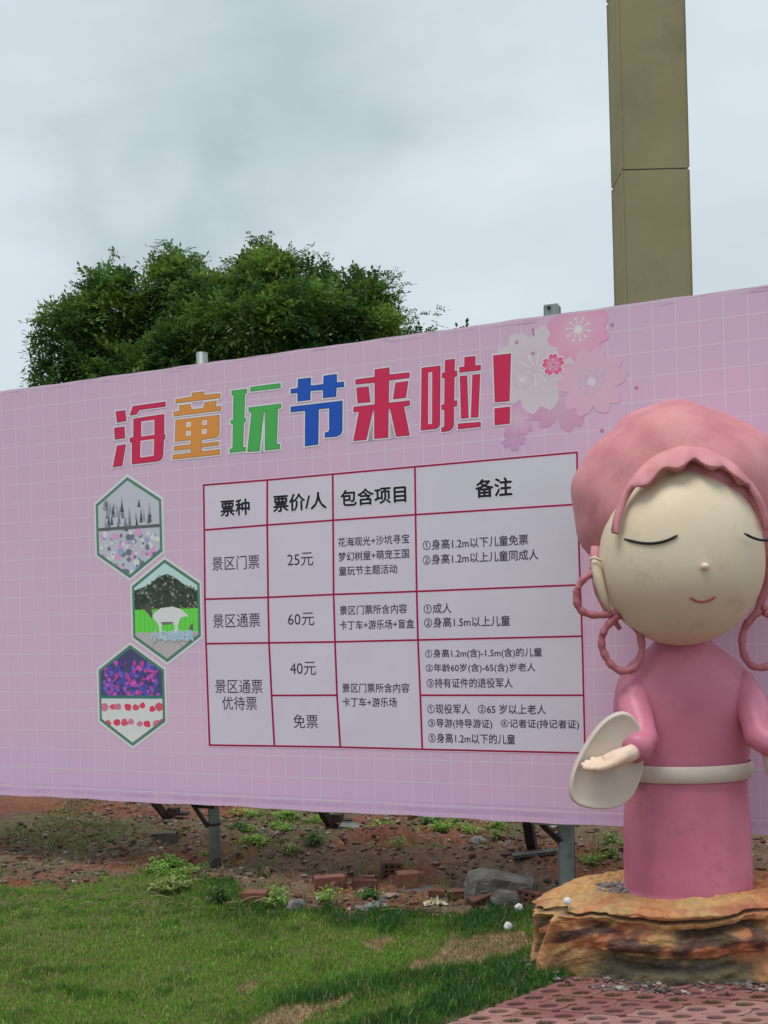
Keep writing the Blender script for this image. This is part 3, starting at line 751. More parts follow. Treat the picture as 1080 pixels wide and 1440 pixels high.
# ---- table text
TM = {}
def tmat(c):
    if c not in TM:
        MM, n_, l_, p_ = nt('ink_' + '_'.join(map(str, c))); p_.inputs['Base Color'].default_value = (*ink(*c), 1)
        p_.inputs['Roughness'].default_value = 0.45; p_.inputs['Specular IOR Level'].default_value = 0.3; TM[c] = MM
    return TM[c]
from mathutils.geometry import delaunay_2d_cdt
GL = {}
def glyph(ch):
    """outline of one character from Blender's own font, filled by the non-zero winding rule"""
    if ch in GL: return GL[ch]
    def measure(b):
        cu = bpy.data.curves.new('t', 'FONT'); cu.body = b; cu.size = 1; cu.resolution_u = 3; cu.fill_mode = 'NONE'
        to = bpy.data.objects.new('t', cu); COL.objects.link(to)
        dg = bpy.context.evaluated_depsgraph_get(); dg.update()
        me = bpy.data.meshes.new_from_object(to.evaluated_get(dg)); bpy.data.objects.remove(to); bpy.data.curves.remove(cu)
        co = np.zeros(len(me.vertices) * 3, np.float32); me.vertices.foreach_get('co', co)
        ed = np.zeros(len(me.edges) * 2, np.int32); me.edges.foreach_get('vertices', ed)
        bpy.data.meshes.remove(me); return co.reshape(-1, 3), ed.reshape(-1, 2)
    ref, _ = measure('l' + 'l'); w2 = ref[:, 0].max(); ref3, _ = measure('l' + ch + 'l'); adv = float(ref3[:, 0].max() - w2)
    co, ed = measure(ch)
    if not len(co): GL[ch] = (co, np.zeros((0, 3), np.int32), adv); return GL[ch]
    # order each contour
    nxt_ = {}
    for a, b in ed: nxt_.setdefault(int(a), []).append(int(b)); nxt_.setdefault(int(b), []).append(int(a))
    seen, loops_ = set(), []
    for st0 in range(len(co)):
        if st0 in seen or st0 not in nxt_: continue
        lp_, cur, prev = [st0], st0, None; seen.add(st0)
        first = st0 + 1 if (st0 + 1) in nxt_[st0] else nxt_[st0][0]; prev, cur = st0, first
        while cur != st0 and cur not in seen:
            lp_.append(cur); seen.add(cur); q = [n for n in nxt_[cur] if n != prev]
            if not q: break
            prev, cur = cur, q[0]
        loops_.append(lp_)
    vs = [Vector((float(c[0]), float(c[1]))) for c in co]
    es = [(l_[i], l_[(i + 1) % len(l_)]) for l_ in loops_ for i in range(len(l_))]
    r_ = delaunay_2d_cdt(vs, es, [], 0, 1e-6); nv = np.array([(v.x, v.y) for v in r_[0]]); tr = np.array([f for f in r_[2] if len(f) == 3], np.int32)
    cen = nv[tr].mean(1); wn_ = np.zeros(len(cen), int)
    for l_ in loops_:
        for i in range(len(l_)):
            p0, p1 = co[l_[i]], co[l_[(i + 1) % len(l_)]]
            side = (p1[0] - p0[0]) * (cen[:, 1] - p0[1]) - (cen[:, 0] - p0[0]) * (p1[1] - p0[1])
            up_ = (p0[1] <= cen[:, 1]) & (p1[1] > cen[:, 1]) & (side > 0); dn_ = (p0[1] > cen[:, 1]) & (p1[1] <= cen[:, 1]) & (side < 0)
            wn_ += up_.astype(int) - dn_.astype(int)
    tr = tr[wn_ != 0]; co3 = np.zeros((len(nv), 3)); co3[:, :2] = nv
    us = np.unique(tr); mp_ = np.full(len(co3), -1); mp_[us] = np.arange(len(us))
    GL[ch] = (co3[us], mp_[tr].astype(np.int32), adv); return GL[ch]
def text(body, xl, xr, yc, hp, bold=0.0, c=(38, 30, 52), layer=5, halo=None, hb=0.03, parent=None, name='table_text'):
    def make(off, lay, cc, nm):
        parts = [glyph(ch) for ch in body]; x_ = 0; cos_, trs_, nb = [], [], 0
        for (gco, gtr, adv) in parts:
            if len(gco): cos_.append(gco + np.array([x_, 0, 0])); trs_.append(gtr + nb); nb += len(gco)
            x_ += adv
        co = np.vstack(cos_); tr = np.vstack(trs_)
        # the fill leaves the winding of a stroke open: make every triangle look the same way
        e1 = co[tr[:, 1]] - co[tr[:, 0]]; e2 = co[tr[:, 2]] - co[tr[:, 0]]; neg = (e1[:, 0] * e2[:, 1] - e1[:, 1] * e2[:, 0]) < 0
        tr[neg] = tr[neg][:, ::-1]
        x0, x1, y0, y1 = co[:, 0].min(), co[:, 0].max(), co[:, 1].min(), co[:, 1].max()
        s0, h0 = bd(xl, yc); s1, _ = bd(xr, yc)
        _, ha = bd((xl + xr) / 2, yc - hp / 2); _, hb_ = bd((xl + xr) / 2, yc + hp / 2)
        hm_ = (ha + hb_) / 2
        k_ = (ha - hb_) * off
        sh_ = [(0, 0)] if off <= 0 else ([(-1, 0), (1, 0), (0, 1), (0, -1)] if off < 0.035 else [(cos(q * pi / 4), sin(q * pi / 4)) for q in range(8)])
        Vs, Fs = [], []
        for q, (a_, b_) in enumerate(sh_):
            U = (co[:, 0] - x0) / (x1 - x0); Vv = (co[:, 1] - y0) / (y1 - y0)
            Vs.append(np.stack([s0 + (s1 - s0) * U + a_ * k_, np.full(len(co), -0.0002 * (lay + .1 * q) - 0.0008), hm_ + (ha - hb_) * (Vv - 0.5) + b_ * k_], -1)); Fs.append(tr + q * len(co))
        V = np.vstack(Vs); F = np.vstack(Fs)
        o = bigmesh(nm, V, F.reshape(-1), 3, tmat(cc), parent=parent or board)
        return o
    o = make(bold, layer, c, name); o['label'] = 'line of text reading ' + body
    if halo:
        h_ = make(bold + hb, layer - 1, halo, 'text_outline'); h_.parent = o
HL = (176, 176, 192)
for a in (('票种', 310.6, 351, 713.8, 22.5, 1), ('票价/人', 384.6, 458.8, 706, 23.5, 1), ('包含项目', 479.3, 571, 697.6, 23, 1), ('备注', 669, 720, 685.7, 25.5, 1)):
    text(*a[:5], bold=0.034, c=(24, 16, 38), halo=HL, hb=0.045, layer=6)
for a in (('景区门票', 298.4, 364.8, 791.3, 19.5), ('25元', 404.4, 440.5, 786.7, 18.5), ('景区通票', 299.6, 365.8, 872.8, 19), ('60元', 405, 442, 870.7, 18), ('40元', 408, 444.3, 940, 18.5),
          ('景区通票', 302.7, 369.3, 965.4, 19), ('优待票', 312.8, 361.3, 988.8, 19), ('免票', 412.7, 447.2, 1014.4, 19.5)):
    text(*a, bold=0.0, c=(38, 30, 54))
for a in (('花海观光+沙坑寻宝', 475.6, 575.5, 760), ('梦幻树屋+萌宠王国', 476, 575.5, 780.6), ('童玩节主题活动', 476.8, 558.7, 801.3),
          ('景区门票所含内容', 477.8, 572.5, 857), ('卡丁车+游乐场+盲盒', 477.8, 582.5, 878), ('景区门票所含内容', 481.4, 575.8, 967.3), ('卡丁车+游乐场', 481.7, 558, 987.3)):
    text(*a, 13, c=(44, 36, 62), bold=0.010)
for a in (('①身高1.2m以下儿童免票', 594.5, 742.7, 762.6, 14.5), ('②身高1.2m以上儿童同成人', 594.5, 757, 783.4, 14.5), ('①成人', 596, 634.9, 855.6, 14), ('②身高1.5m以上儿童', 596.7, 717.3, 874.2, 14.5),
          ('①身高1.2m(含)-1.5m(含)的儿童', 598.2, 762.3, 918.8, 14), ('②年龄60岁(含)-65(含)岁老人', 598.8, 753, 939.5, 13.5), ('③持有证件的退役军人', 600.3, 721, 960.3, 13.5),
          ('①现役军人', 601.2, 660.8, 997, 13.5), ('②65 岁以上老人', 672.4, 767.8, 997.3, 13.5), ('③导游(持导游证)', 602.2, 692.2, 1018, 14), ('④记者证(持记者证)', 704.5, 814.2, 1018.6, 14),
          ('⑤身高1.2m以下的儿童', 602.8, 724.4, 1038.5, 14)):
    text(*a, c=(40, 32, 58), bold=0.010)

# ---- cherry blossoms printed in the top corner
def flower(P, cx, cy, R, rot, c0, c1, layer, notch=0.16, wid=0.62, top=HT - 0.012, edge=None):
    s0, h0 = bd(cx, cy); sR = R * (bd(cx + 1, cy)[0] - s0); hR = R * (h0 - bd(cx, cy + 1)[1])
    for k in range(5):
        an = radians(rot) + 2 * pi * k / 5; dx, dy = cos(an), sin(an)
        prof = [(0, 0), (.18, .13), (.38, .26), (.58, .345), (.76, .345), (.9, .27), (1.0, .15), (1 - notch, 0)]
        pr = [(a, b * wid / .62) for a, b in prof]
        pts = pr + [(a, -b) for a, b in pr[-2:0:-1]]
        loc, cols = [], []
        for a, b in pts:
            X = a * dx - b * dy; Y = a * dy + b * dx
            loc.append((s0 + X * sR, min(top, h0 + Y * hR))); t_ = min(1, a)
            cols.append(tuple(np.array(ink(*c0)) * (1 - t_) + np.array(ink(*c1)) * t_))
        P.poly(loc, layer + 0.07 * k, None, True, cols)
def disc(P, cx, cy, r, layer, col, n_=14):
    P.poly([(cx + r * cos(2 * pi * k / n_), cy + r * sin(2 * pi * k / n_)) for k in range(n_)], layer, ink(*col))
def stamens(P, cx, cy, r0, r1, layer, col, n_=10, rot=0.1, dot=1.7):
    for k in range(n_):
        an = 2 * pi * k / n_ + rot; q = 0.92 + 0.1 * sin(k * 5)
        a = Vector((cx + r0 * cos(an), cy + r0 * sin(an))); b = Vector((cx + r1 * q * cos(an), cy + r1 * q * sin(an)))
        d = (b - a).normalized(); nn = Vector((-d.y, d.x)) * 0.55
        P.poly([a + nn, b + nn, b - nn, a - nn], layer, ink(*col)); disc(P, b.x, b.y, dot, layer + 0.3, col, 8)
def blossom(lab, fn): P = Print(); fn(P); P.build('printed_blossom', lab)
def bgpatch(P):        # the pale wash behind the flowers
    cx, cy = bd(795, 500); ring = 40
    pass
blossom('blurred mauve blossom low in the group', lambda P: (flower(P, 790, 560, 50, 76, (160, 136, 158), (160, 120, 150), 0.55), flower(P, 728, 590, 26, 20, (166, 146, 166), (158, 120, 154), 0.65), flower(P, 722, 618, 17, 60, (160, 132, 158), (154, 118, 152), 0.5)))
blossom('large grey white blossom', lambda P: (flower(P, 752, 520, 62, 62, (160, 148, 162), (164, 159, 170), 1.1, wid=0.78), stamens(P, 752, 520, 6, 25, 1.9, (178, 180, 190), 9, dot=1.4)))
blossom('faint blossom beside the exclamation mark', lambda P: (flower(P, 734, 534, 15, 10, (168, 160, 170), (158, 142, 158), 2.1), disc(P, 734, 534, 1.8, 2.6, (184, 176, 186))))
blossom('large rose pink blossom cut by the top edge', lambda P: (flower(P, 813, 463.5, 45, 108, (170, 143, 164), (180, 120, 151), 2.6, wid=0.82), disc(P, 813, 463.5, 6.3, 3.6, (176, 172, 186)), stamens(P, 813, 463.5, 8, 17.5, 3.4, (180, 178, 190), 10)))
blossom('pale pink blossom below the rose one', lambda P: (flower(P, 832, 537, 50, 20, (162, 144, 163), (170, 138, 161), 2.0 + 1.4, wid=0.74), disc(P, 832, 537, 6, 4.4, (168, 164, 178)), stamens(P, 832, 537, 8, 19, 4.2, (158, 132, 158), 10, dot=1.3)))
blossom('small deep pink blossom with a pale rim', lambda P: (flower(P, 778, 513, 17.4, 90, (200, 165, 190), (200, 165, 190), 5, wid=0.8), flower(P, 778, 513, 15.6, 90, (196, 130, 160), (176, 44, 90), 5.7, wid=0.7),
                                           disc(P, 778.3, 513, 1.3, 6.6, (120, 40, 70)), [disc(P, 778 + 7.4 * cos(radians(18 + 72 * k) + pi / 5 * 0 - pi / 2 + radians(-18)), 513 + 7.4 * sin(radians(18 + 72 * k) - pi / 2 + radians(-18)), 1.2, 6.6, (206, 160, 184), 8) for k in range(5)]))
def tiny(P):
    for (x, y) in ((726.8, 481.5), (749.6, 497), (861, 457), (846.7, 605.5), (895, 545), (905, 620)):
        for k in range(5):
            a0, a1 = 2 * pi * k / 5, 2 * pi * (k + 1) / 5
            P.poly([(x + 2.6 * cos(a0), y + 2.6 * sin(a0)), (x + 2.6 * cos(a1), y + 2.6 * sin(a1)), (x + 1.5 * cos(a1), y + 1.5 * sin(a1)), (x + 1.5 * cos(a0), y + 1.5 * sin(a0))], 5, ink(140, 60, 96))
    strip(P, [(748.5, 462), (751, 464), (749, 467), (751.5, 469.5), (749, 472)], 1.3, 5, ink(132, 74, 104))
blossom('scatter of tiny magenta outlines', tiny)

# ---- hexagonal photographs at the left
def hexa(cx, cy, lab, fill):
    s0, h0 = bd(cx, cy); W2, H2, Hs = 0.255, 0.328, 0.166
    def hx(k): return [(s0, h0 + H2 * k), (s0 + W2 * k, h0 + Hs * k), (s0 + W2 * k, h0 - Hs * k), (s0, h0 - H2 * k), (s0 - W2 * k, h0 - Hs * k), (s0 - W2 * k, h0 + Hs * k)]
    P = Print(); P.poly(hx(1.055), 1.0, ink(190, 172, 186), True); P.poly(hx(1.0), 2.0, ink(66, 104, 92), True); fr = P.build('photo_hexagon', lab)
    fill(s0, h0, hx(0.93), W2, H2, fr)
def clip(poly, hexp):
    """convex clip of a local polygon by the hexagon"""
    out = list(poly); A = sum(hexp[i][0] * hexp[(i + 1) % 6][1] - hexp[(i + 1) % 6][0] * hexp[i][1] for i in range(6)); sg = 1 if A > 0 else -1
    for i in range(6):
        a, b = hexp[i], hexp[(i + 1) % 6]; inp, out = out, []
        if not inp: return []
        f_ = lambda p_: sg * ((b[0] - a[0]) * (p_[1] - a[1]) - (b[1] - a[1]) * (p_[0] - a[0]))
        for j in range(len(inp)):
            p_, q_ = inp[j - 1], inp[j]; fp, fq = f_(p_), f_(q_)
            if (fp < 0) != (fq < 0): t_ = fp / (fp - fq); out.append((p_[0] + (q_[0] - p_[0]) * t_, p_[1] + (q_[1] - p_[1]) * t_))
            if fq >= 0: out.append(q_)
    return out
def cpoly(P, poly, hexp, layer, c):
    q = clip(poly, hexp)
    if len(q) > 2: P.poly(q, layer, ink(*c), True)
def blob(cx, cy, r, rr, n_=9, asp=1.0): return [(cx + r * rr.uniform(.75, 1.15) * cos(2 * pi * k / n_), cy + asp * r * rr.uniform(.75, 1.15) * sin(2 * pi * k / n_)) for k in range(n_)]
def fill_mid(s0, h0, H_, W2, H2, fr):
    rr = random.Random(5); P = Print(); P.poly(H_, 3.0, ink(150, 176, 196), True)
    R_ = lambda x0, y0, x1, y1: [(s0 + x0, h0 + y0), (s0 + x1, h0 + y0), (s0 + x1, h0 + y1), (s0 + x0, h0 + y1)]
    cpoly(P, [(s0 - .3, h0), (s0 + .3, h0), (s0 + .3, h0 + .10), (s0 + .16, h0 + .15), (s0 + .09, h0 + .2), (s0 + .02, h0 + .235), (s0 - .05, h0 + .22), (s0 - .12, h0 + .17), (s0 - .3, h0 + .12)], H_, 3.6, (46, 56, 50))
    for k in range(170):
        x = rr.uniform(-.24, .24); y = rr.uniform(0.01, .24 - .45 * abs(x)) ; c = rr.choice([(30, 36, 36), (56, 66, 60), (82, 92, 84), (40, 52, 44), (110, 118, 112)])
        cpoly(P, blob(s0 + x, h0 + y, rr.uniform(.004, .013), rr, 6), H_, 4.0 + k * .0073, c)
    cpoly(P, R_(-.3, -.16, .3, 0.012), H_, 5.3, (84, 172, 66)); cpoly(P, R_(-.3, -.4, .3, -.135), H_, 5.8, (146, 142, 148))
    for k in range(12): cpoly(P, R_(-.2 + k * .034, -.135, -.197 + k * .034, 0.012), H_, 5.7, (62, 140, 56))
    for k in range(8): cpoly(P, blob(s0 - .18 + k * .05, h0 + 0.014, .016, rr, 8, .45), H_, 5.9, (120, 96, 70) if k % 2 else (92, 110, 60))
    for a, b in (((-.06, -.16), (-.17, -.30)), ((.06, -.17), (.12, -.235)), ((-.02, -.17), (-.09, -.2))):
        P.poly(clip([(s0 + a[0], h0 + a[1]), (s0 + a[0] + .006, h0 + a[1]), (s0 + b[0] + .006, h0 + b[1]), (s0 + b[0], h0 + b[1])], H_), 6.1, ink(120, 118, 126), True)
    cpoly(P, [(s0 + .14, h0 - .19), (s0 + .2, h0 - .19), (s0 + .2, h0 - .08), (s0 + .175, h0 - .1)], H_, 6.3, (86, 84, 84))
    P.build('photo_print', None, fr)
    P = Print(); g_ = lambda pts, c, ly: P.poly([(s0 + a * 1.12 + .028, h0 + b * 1.2 + .004) for a, b in pts], ly, ink(*c), True)
    g_([(-.115, -.02), (-.06, .012), (.02, .018), (.075, .004), (.11, -.022), (.128, -.038), (.10, -.036), (.072, -.042), (.066, -.055), (.052, -.085), (.055, -.098), (.042, -.122), (.015, -.142), (-.012, -.146), (.014, -.128), (.034, -.1), (.022, -.062), (-.02, -.066), (-.048, -.064), (-.058, -.095), (-.052, -.14), (-.07, -.14), (-.074, -.09), (-.088, -.062), (-.112, -.045)], (190, 190, 192), 7)
    g_([(-.115, -.02), (-.13, .03), (-.155, .045), (-.175, .02), (-.165, .0), (-.14, -.02), (-.12, -.045)], (70, 68, 70), 7.4)
    g_([(-.065, -.062), (.02, -.062), (.012, -.074), (-.05, -.078)], (96, 96, 96), 7.3)
    P.build('printed_pony', 'white pony pictured in the hexagon photograph', fr)
def fill_top(s0, h0, H_, W2, H2, fr):
    rr = random.Random(8); P = Print(); P.poly(H_, 3.0, ink(150, 154, 168), True)
    for k in range(40):
        x, y = rr.uniform(-.2, .2), rr.uniform(.02, .18); cpoly(P, [(s0 + x - .012, h0 + y - .05), (s0 + x + .014, h0 + y - .05), (s0 + x + .002, h0 + y + rr.uniform(.0, .05))], H_, 3.6 + k * .03, rr.choice([(60, 70, 76), (90, 100, 106), (120, 126, 134)]))
    cpoly(P, [(s0 - .3, h0 - .01), (s0 + .3, h0 - .01), (s0 + .3, h0 + .01), (s0 - .3, h0 + .01)], H_, 5.4, (74, 78, 84))
    for k in range(120):
        cpoly(P, blob(s0 + rr.uniform(-.24, .24), h0 - rr.uniform(.03, .30), rr.uniform(.008, .026), rr, 8), H_, 5.6 + k * .009, rr.choice([(120, 130, 168), (168, 176, 200), (196, 128, 170), (190, 180, 190), (90, 96, 110)]))
    P.build('photo_print', None, fr)
def fill_low(s0, h0, H_, W2, H2, fr):
    rr = random.Random(11); P = Print(); P.poly(H_, 3.0, ink(60, 62, 96), True)
    for k in range(190):
        cpoly(P, blob(s0 + rr.uniform(-.21, .21), h0 + rr.uniform(-.01, .22), .016, rr, 9), H_, 3.4 + k * .0095, rr.choice([(70, 66, 150), (150, 60, 128), (176, 70, 150), (60, 52, 110), (96, 80, 160)]))
    cpoly(P, [(s0 - .3, h0 - .4), (s0 + .3, h0 - .4), (s0 + .3, h0 - .02), (s0 - .3, h0 - .02)], H_, 5.3, (182, 182, 194))
    cpoly(P, [(s0 - .3, h0 - .02), (s0 + .3, h0 - .02), (s0 + .3, h0 + .0), (s0 - .3, h0 + .0)], H_, 5.5, (50, 96, 100))
    for k in range(16):
        cpoly(P, blob(s0 + (k % 8) * .062 - .22 + .03 * (k // 8) + rr.uniform(-.012, .012), h0 - .075 - .10 * (k // 8) + rr.uniform(-.015, .015), rr.uniform(.024, .036), rr, 12, .8), H_, 5.8 + .02 * k, rr.choice([(172, 54, 78), (166, 96, 124), (186, 70, 90)]))
    P.build('photo_print', None, fr)
hexa(181, 742, 'hexagon photograph of a snowy fir scene, uppermost of the three', fill_top)
hexa(233.5, 859, 'hexagon photograph of a white pony before a green fence', fill_mid)
hexa(185, 978, 'hexagon photograph of coloured balls, lowest of the three', fill_low)
text('小马戏表演', 213, 272, 894, 14, c=(92, 150, 184), bold=0.012, layer=22, halo=(196, 208, 218), hb=0.06, name='photo_caption')

# ================================================================== GATE PILLAR
KH = simple('khaki_render', (0.30, 0.27, 0.15), (0.34, 0.305, 0.175), 2.2, 0.88, 0.25, 0.004, 60, 0.25, 0, (0.25, 0.225, 0.13), 1.3, 0.52, 0.72)
a = at(852.3, 0, 9.41)
gp0 = empty('gate_pillar', (a.x + 0.3, 9.2, 0), 0, label='tall khaki plastered pillar rising behind the right end of the billboard', cat='pillar')
zs_ = [0.4, 2.1, 3.8, 5.5, 7.2, 8.7]
for z0_, z1_ in zip(zs_[:-1], zs_[1:]):
    G().box((0, 0, (z0_ + z1_) / 2), (0.60, 0.42, z1_ - z0_ - 0.012), bev=0.010).build('shaft_panel', KH, gp0)
G().box((0, 0, 4.55), (0.56, 0.38, 8.3)).build('core', STONE, gp0)
G().box((0, 0, 0.2), (0.72, 0.54, 0.4), bev=0.015).build('plinth', STONE, gp0)
G().box((0, 0, 8.76), (0.74, 0.56, 0.12), bev=0.015).build('cap', KH, gp0)

# ================================================================== TREE
LEAF = attr_mat('leaflet', rough=0.5, spec=0.3, trans=0.38)
BARK = simple('bark', (0.06, 0.05, 0.04), (0.12, 0.10, 0.08), 12, 0.9, 0.6, 0.01, 40)
def crown(blobs, n_sprays, seed, origin, tips=()):
    r = np.random.default_rng(seed); Vs, Ls, Cs = [], [], []; base = 0
    w = np.array([b[3] * b[4] for b in blobs]); w = w / w.sum()
    NL = 9
    def spray(P, D, Ln, colr):
        nonlocal base
        n_ = len(P)
        up = np.array([0, 0, 1.0]); side = np.cross(D, up); side /= np.linalg.norm(side, axis=1, keepdims=True) + 1e-6
        rollv = r.normal(0, .6, n_)[:, None]; nrm = np.cross(side, D); side2 = side * np.cos(rollv) + nrm * np.sin(rollv)
        V = []; Cc = []
        for k in range(NL):
            t_ = (k // 2 + 1) / 5.0 if k < 8 else 1.12; sg = 1 if k % 2 else -1
            if k == 8: sg = 0
            c0 = P + D * (Ln[:, None] * t_) - up * (Ln[:, None] * 0.35 * t_ * t_)
            lw_ = Ln * 0.33 
            ax = side2 * sg + D * (0.35 if k < 8 else 1.0); ax /= np.linalg.norm(ax, axis=1, keepdims=True)
            ax = ax + r.normal(0, .12, ax.shape); tn = np.cross(ax, nrm); tn /= np.linalg.norm(tn, axis=1, keepdims=True) + 1e-6
            tip = c0 + ax * lw_[:, None] - up * 0.15 * lw_[:, None]; mid = c0 + ax * lw_[:, None] * 0.5
            V += [c0, mid + tn * (lw_ * 0.24)[:, None], tip, mid - tn * (lw_ * 0.24)[:, None]]
            j = colr * r.uniform(.8, 1.2, (n_, 1)); Cc += [j] * 4
        V = np.stack(V, 1).reshape(-1, 3); Cc = np.stack(Cc, 1).reshape(-1, 3)
        Vs.append(V); Cs.append(Cc); Ls.append(np.arange(len(V)) + base); base += len(V)
    bi_ = r.choice(len(blobs), n_sprays, p=w)
    B = np.array([(b[0].x, b[0].y, b[0].z, b[1], b[2]) for b in [(q[0], q[3], q[4]) for q in blobs]])[bi_]
    d = r.normal(size=(n_sprays, 3)); d /= np.linalg.norm(d, axis=1, keepdims=True)
    rad = r.random(n_sprays) ** 0.38
    # leave gaps: twigs gather in clumps
    P = B[:, :3] + d * rad[:, None] * np.stack([B[:, 3], B[:, 3] * 0.9, B[:, 4]], -1)
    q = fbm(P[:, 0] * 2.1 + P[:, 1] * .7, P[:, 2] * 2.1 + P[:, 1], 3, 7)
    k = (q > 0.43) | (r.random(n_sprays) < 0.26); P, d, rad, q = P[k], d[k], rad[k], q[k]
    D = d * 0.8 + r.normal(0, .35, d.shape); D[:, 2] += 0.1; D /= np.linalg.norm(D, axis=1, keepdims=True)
    light = np.clip((q - .42) * 3.0 + r.normal(0, .15, len(q)), 0, 1)[:, None]  # highlights and shade of the leaf clumps, put into the leaf colour
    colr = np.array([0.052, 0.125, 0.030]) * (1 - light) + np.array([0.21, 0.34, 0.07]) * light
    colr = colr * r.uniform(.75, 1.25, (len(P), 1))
    spray(P, D, r.uniform(.2, .36, len(P)), colr)
    # long shoots that stand clear of the crown
    if len(tips):
        TP, TD = [], []
        for (tp, n_) in tips:
            for _ in range(n_):
                aa = r.normal(0, .75, 2); dd = np.array([aa[0], aa[1] * .6, 1.0]); dd /= np.linalg.norm(dd)
                L_ = r.uniform(.12, .42)
                s_ = np.array(tp) + r.normal(0, .2, 3) - np.array([0, 0, .22])
                for m_ in range(5):
                    TP.append(s_ + dd * L_ * m_ / 5); sd_ = r.normal(0, .6, 3); sd_[2] = abs(sd_[2]) * .6 + .1; sd_ = sd_ / np.linalg.norm(sd_); TD.append(sd_)
        TP, TD = np.array(TP), np.array(TD)
        spray(TP, TD, r.uniform(.13, .26, len(TP)), np.array([0.10, 0.185, 0.05]) * r.uniform(.75, 1.3, (len(TP), 1)))
    V = np.vstack(Vs) - np.array(origin); return V, np.concatenate(Ls), np.vstack(Cs)
ZT = 18.0; mpx = ZT / FPX
def tblob(x, y, rx, ry, dz=0): return (at(x, y + 14, ZT + dz), 0, 0, (rx - 4) * mpx, (ry - 4) * mpx)
TB = [tblob(250, 388, 46, 38), tblob(225, 450, 60, 50, .5), tblob(300, 420, 55, 42, -.4), tblob(370, 385, 50, 40, -.2), tblob(425, 395, 52, 36), tblob(340, 450, 80, 48, -1.0), tblob(430, 440, 75, 48, -1),
      tblob(505, 412, 45, 34, -.3), tblob(500, 450, 62, 32, -.6), tblob(552, 458, 34, 20, 0), tblob(160, 420, 58, 55, .4), tblob(110, 470, 60, 60, .2), tblob(262, 490, 60, 45, -.6),
      tblob(380, 356, 28, 16), tblob(300, 540, 160, 60, .5), tblob(450, 540, 150, 60, 0), tblob(585, 462, 18, 10, .3), tblob(160, 540, 110, 70, .5)]
tipl = [(at(380, 350, ZT), 14), (at(345, 368, ZT), 6), (at(420, 366, ZT), 10), (at(240, 362, ZT), 12), (at(285, 372, ZT), 7), (at(455, 378, ZT), 10), (at(482, 384, ZT), 10), (at(515, 388, ZT), 12), (at(540, 398, ZT), 8),
        (at(556, 440, ZT), 6), (at(588, 466, ZT), 4), (at(560, 425, ZT), 4), (at(180, 388, ZT), 8), (at(120, 430, ZT), 8), (at(315, 385, ZT), 6)]
tb = at(330, 700, ZT); tbase = Vector((tb.x, ZT, 0))
tree = empty('locust_tree', tbase, 0, label='leafy dark green tree with feathery leaves rising behind the billboard', cat='tree')
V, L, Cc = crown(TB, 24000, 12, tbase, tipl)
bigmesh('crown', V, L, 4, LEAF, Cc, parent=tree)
g = G(); top = Vector((0.1, 0, 4.3)); g.tube([(0, 0, -0.2), (0.05, 0.05, 1.2), (0.0, 0, 2.6), top], [0.24, 0.19, 0.16, 0.13], 12); g.build('trunk', BARK, tree, True)
for i, q in enumerate(TB[:14]):
    e_ = q[0] - tbase; s_ = Vector((0.05, 0, 2.3 + 0.14 * i)); mid = s_.lerp(e_, 0.5) + Vector((0, 0, 0.35))
    e2 = e_ + Vector((0, 0, q[4] * 0.7))
    G().tube([s_, s_.lerp(mid, .5) + Vector((.05, .1, .05)), mid, mid.lerp(e_, .6), e2], [0.085, 0.07, 0.05, 0.03, 0.008], 7).build('limb', BARK, tree, True)
# the tip of a sapling that just clears the board
sb = at(650, 470, 13.0); sap = empty('sapling', (sb.x, 13.0, 0), 0, label='thin sapling whose tip just clears the top edge of the billboard', cat='tree')
V, L, Cc = crown([(sb - Vector((0, 0, .20)), 0, 0, .07, .12), (sb - Vector((0, 0, 1.0)), 0, 0, .5, .4)], 120, 5, (sb.x, 13.0, 0))
bigmesh('crown', V * 1.0, L, 4, LEAF, Cc, parent=sap)
G().tube([(0, 0, -.1), (0.03, 0, 2.5), (0, 0, sb.z - .1)], [0.04, 0.03, 0.008], 8).build('trunk', BARK, sap, True)

# ================================================================== PAINTED ROCK
RKX, RKY = ROCKC
rk = empty('painted_rock', (RKX, RKY, 0), 0, label='orange painted artificial rock stump at the feet of the statue', cat='rock')
nu = 300
ths = np.linspace(0, 2 * pi, nu, endpoint=False)
prof = [(0.0, 1.0), (0.04, 1.0), (0.09, 0.985), (0.13, 0.975), (0.17, 0.985), (0.20, 0.99), (0.24, 0.995), (0.265, 1.0), (0.285, 0.995), (0.305, 0.985), (0.320, 0.96), (0.330, 0.92), (0.336, 0.86), (0.338, 0.78), (0.336, 0.7), (0.332, 0.6), (0.322, 0.52), (0.318, 0.46), (0.318, 0.3), (0.318, 0.0)]
zz_, rr_ = np.array(prof).T; tt = np.linspace(0, len(prof) - 1, 130); pz = np.interp(tt, np.arange(len(prof)), zz_); prr = np.interp(tt, np.arange(len(prof)), rr_)
TT, PZ = np.meshgrid(ths, pz); _, PR = np.meshgrid(ths, prr)
def ringn(f, zs, s, o=3): return fbm(np.cos(TT) * f + 50, np.sin(TT) * f + PZ * zs + 50, o, s)
outl = 1 + 0.04 * (ringn(1.3, 0, 2) - .5) * 2 + 0.05 * (ringn(4.5, 1.0, 3) - .5) * 2
sidem = sst(0.80, 0.97, PR)
zq = PZ + (ringn(2.6, 0, 11, 3) - .5) * 0.07
def band(z0, w, lo=0.0, sd=0):
    q = np.exp(-np.abs((zq - z0) / w) ** 3)
    return q * sst(lo, lo + .1, ringn(2.3, 0, sd, 2)) if sd else q
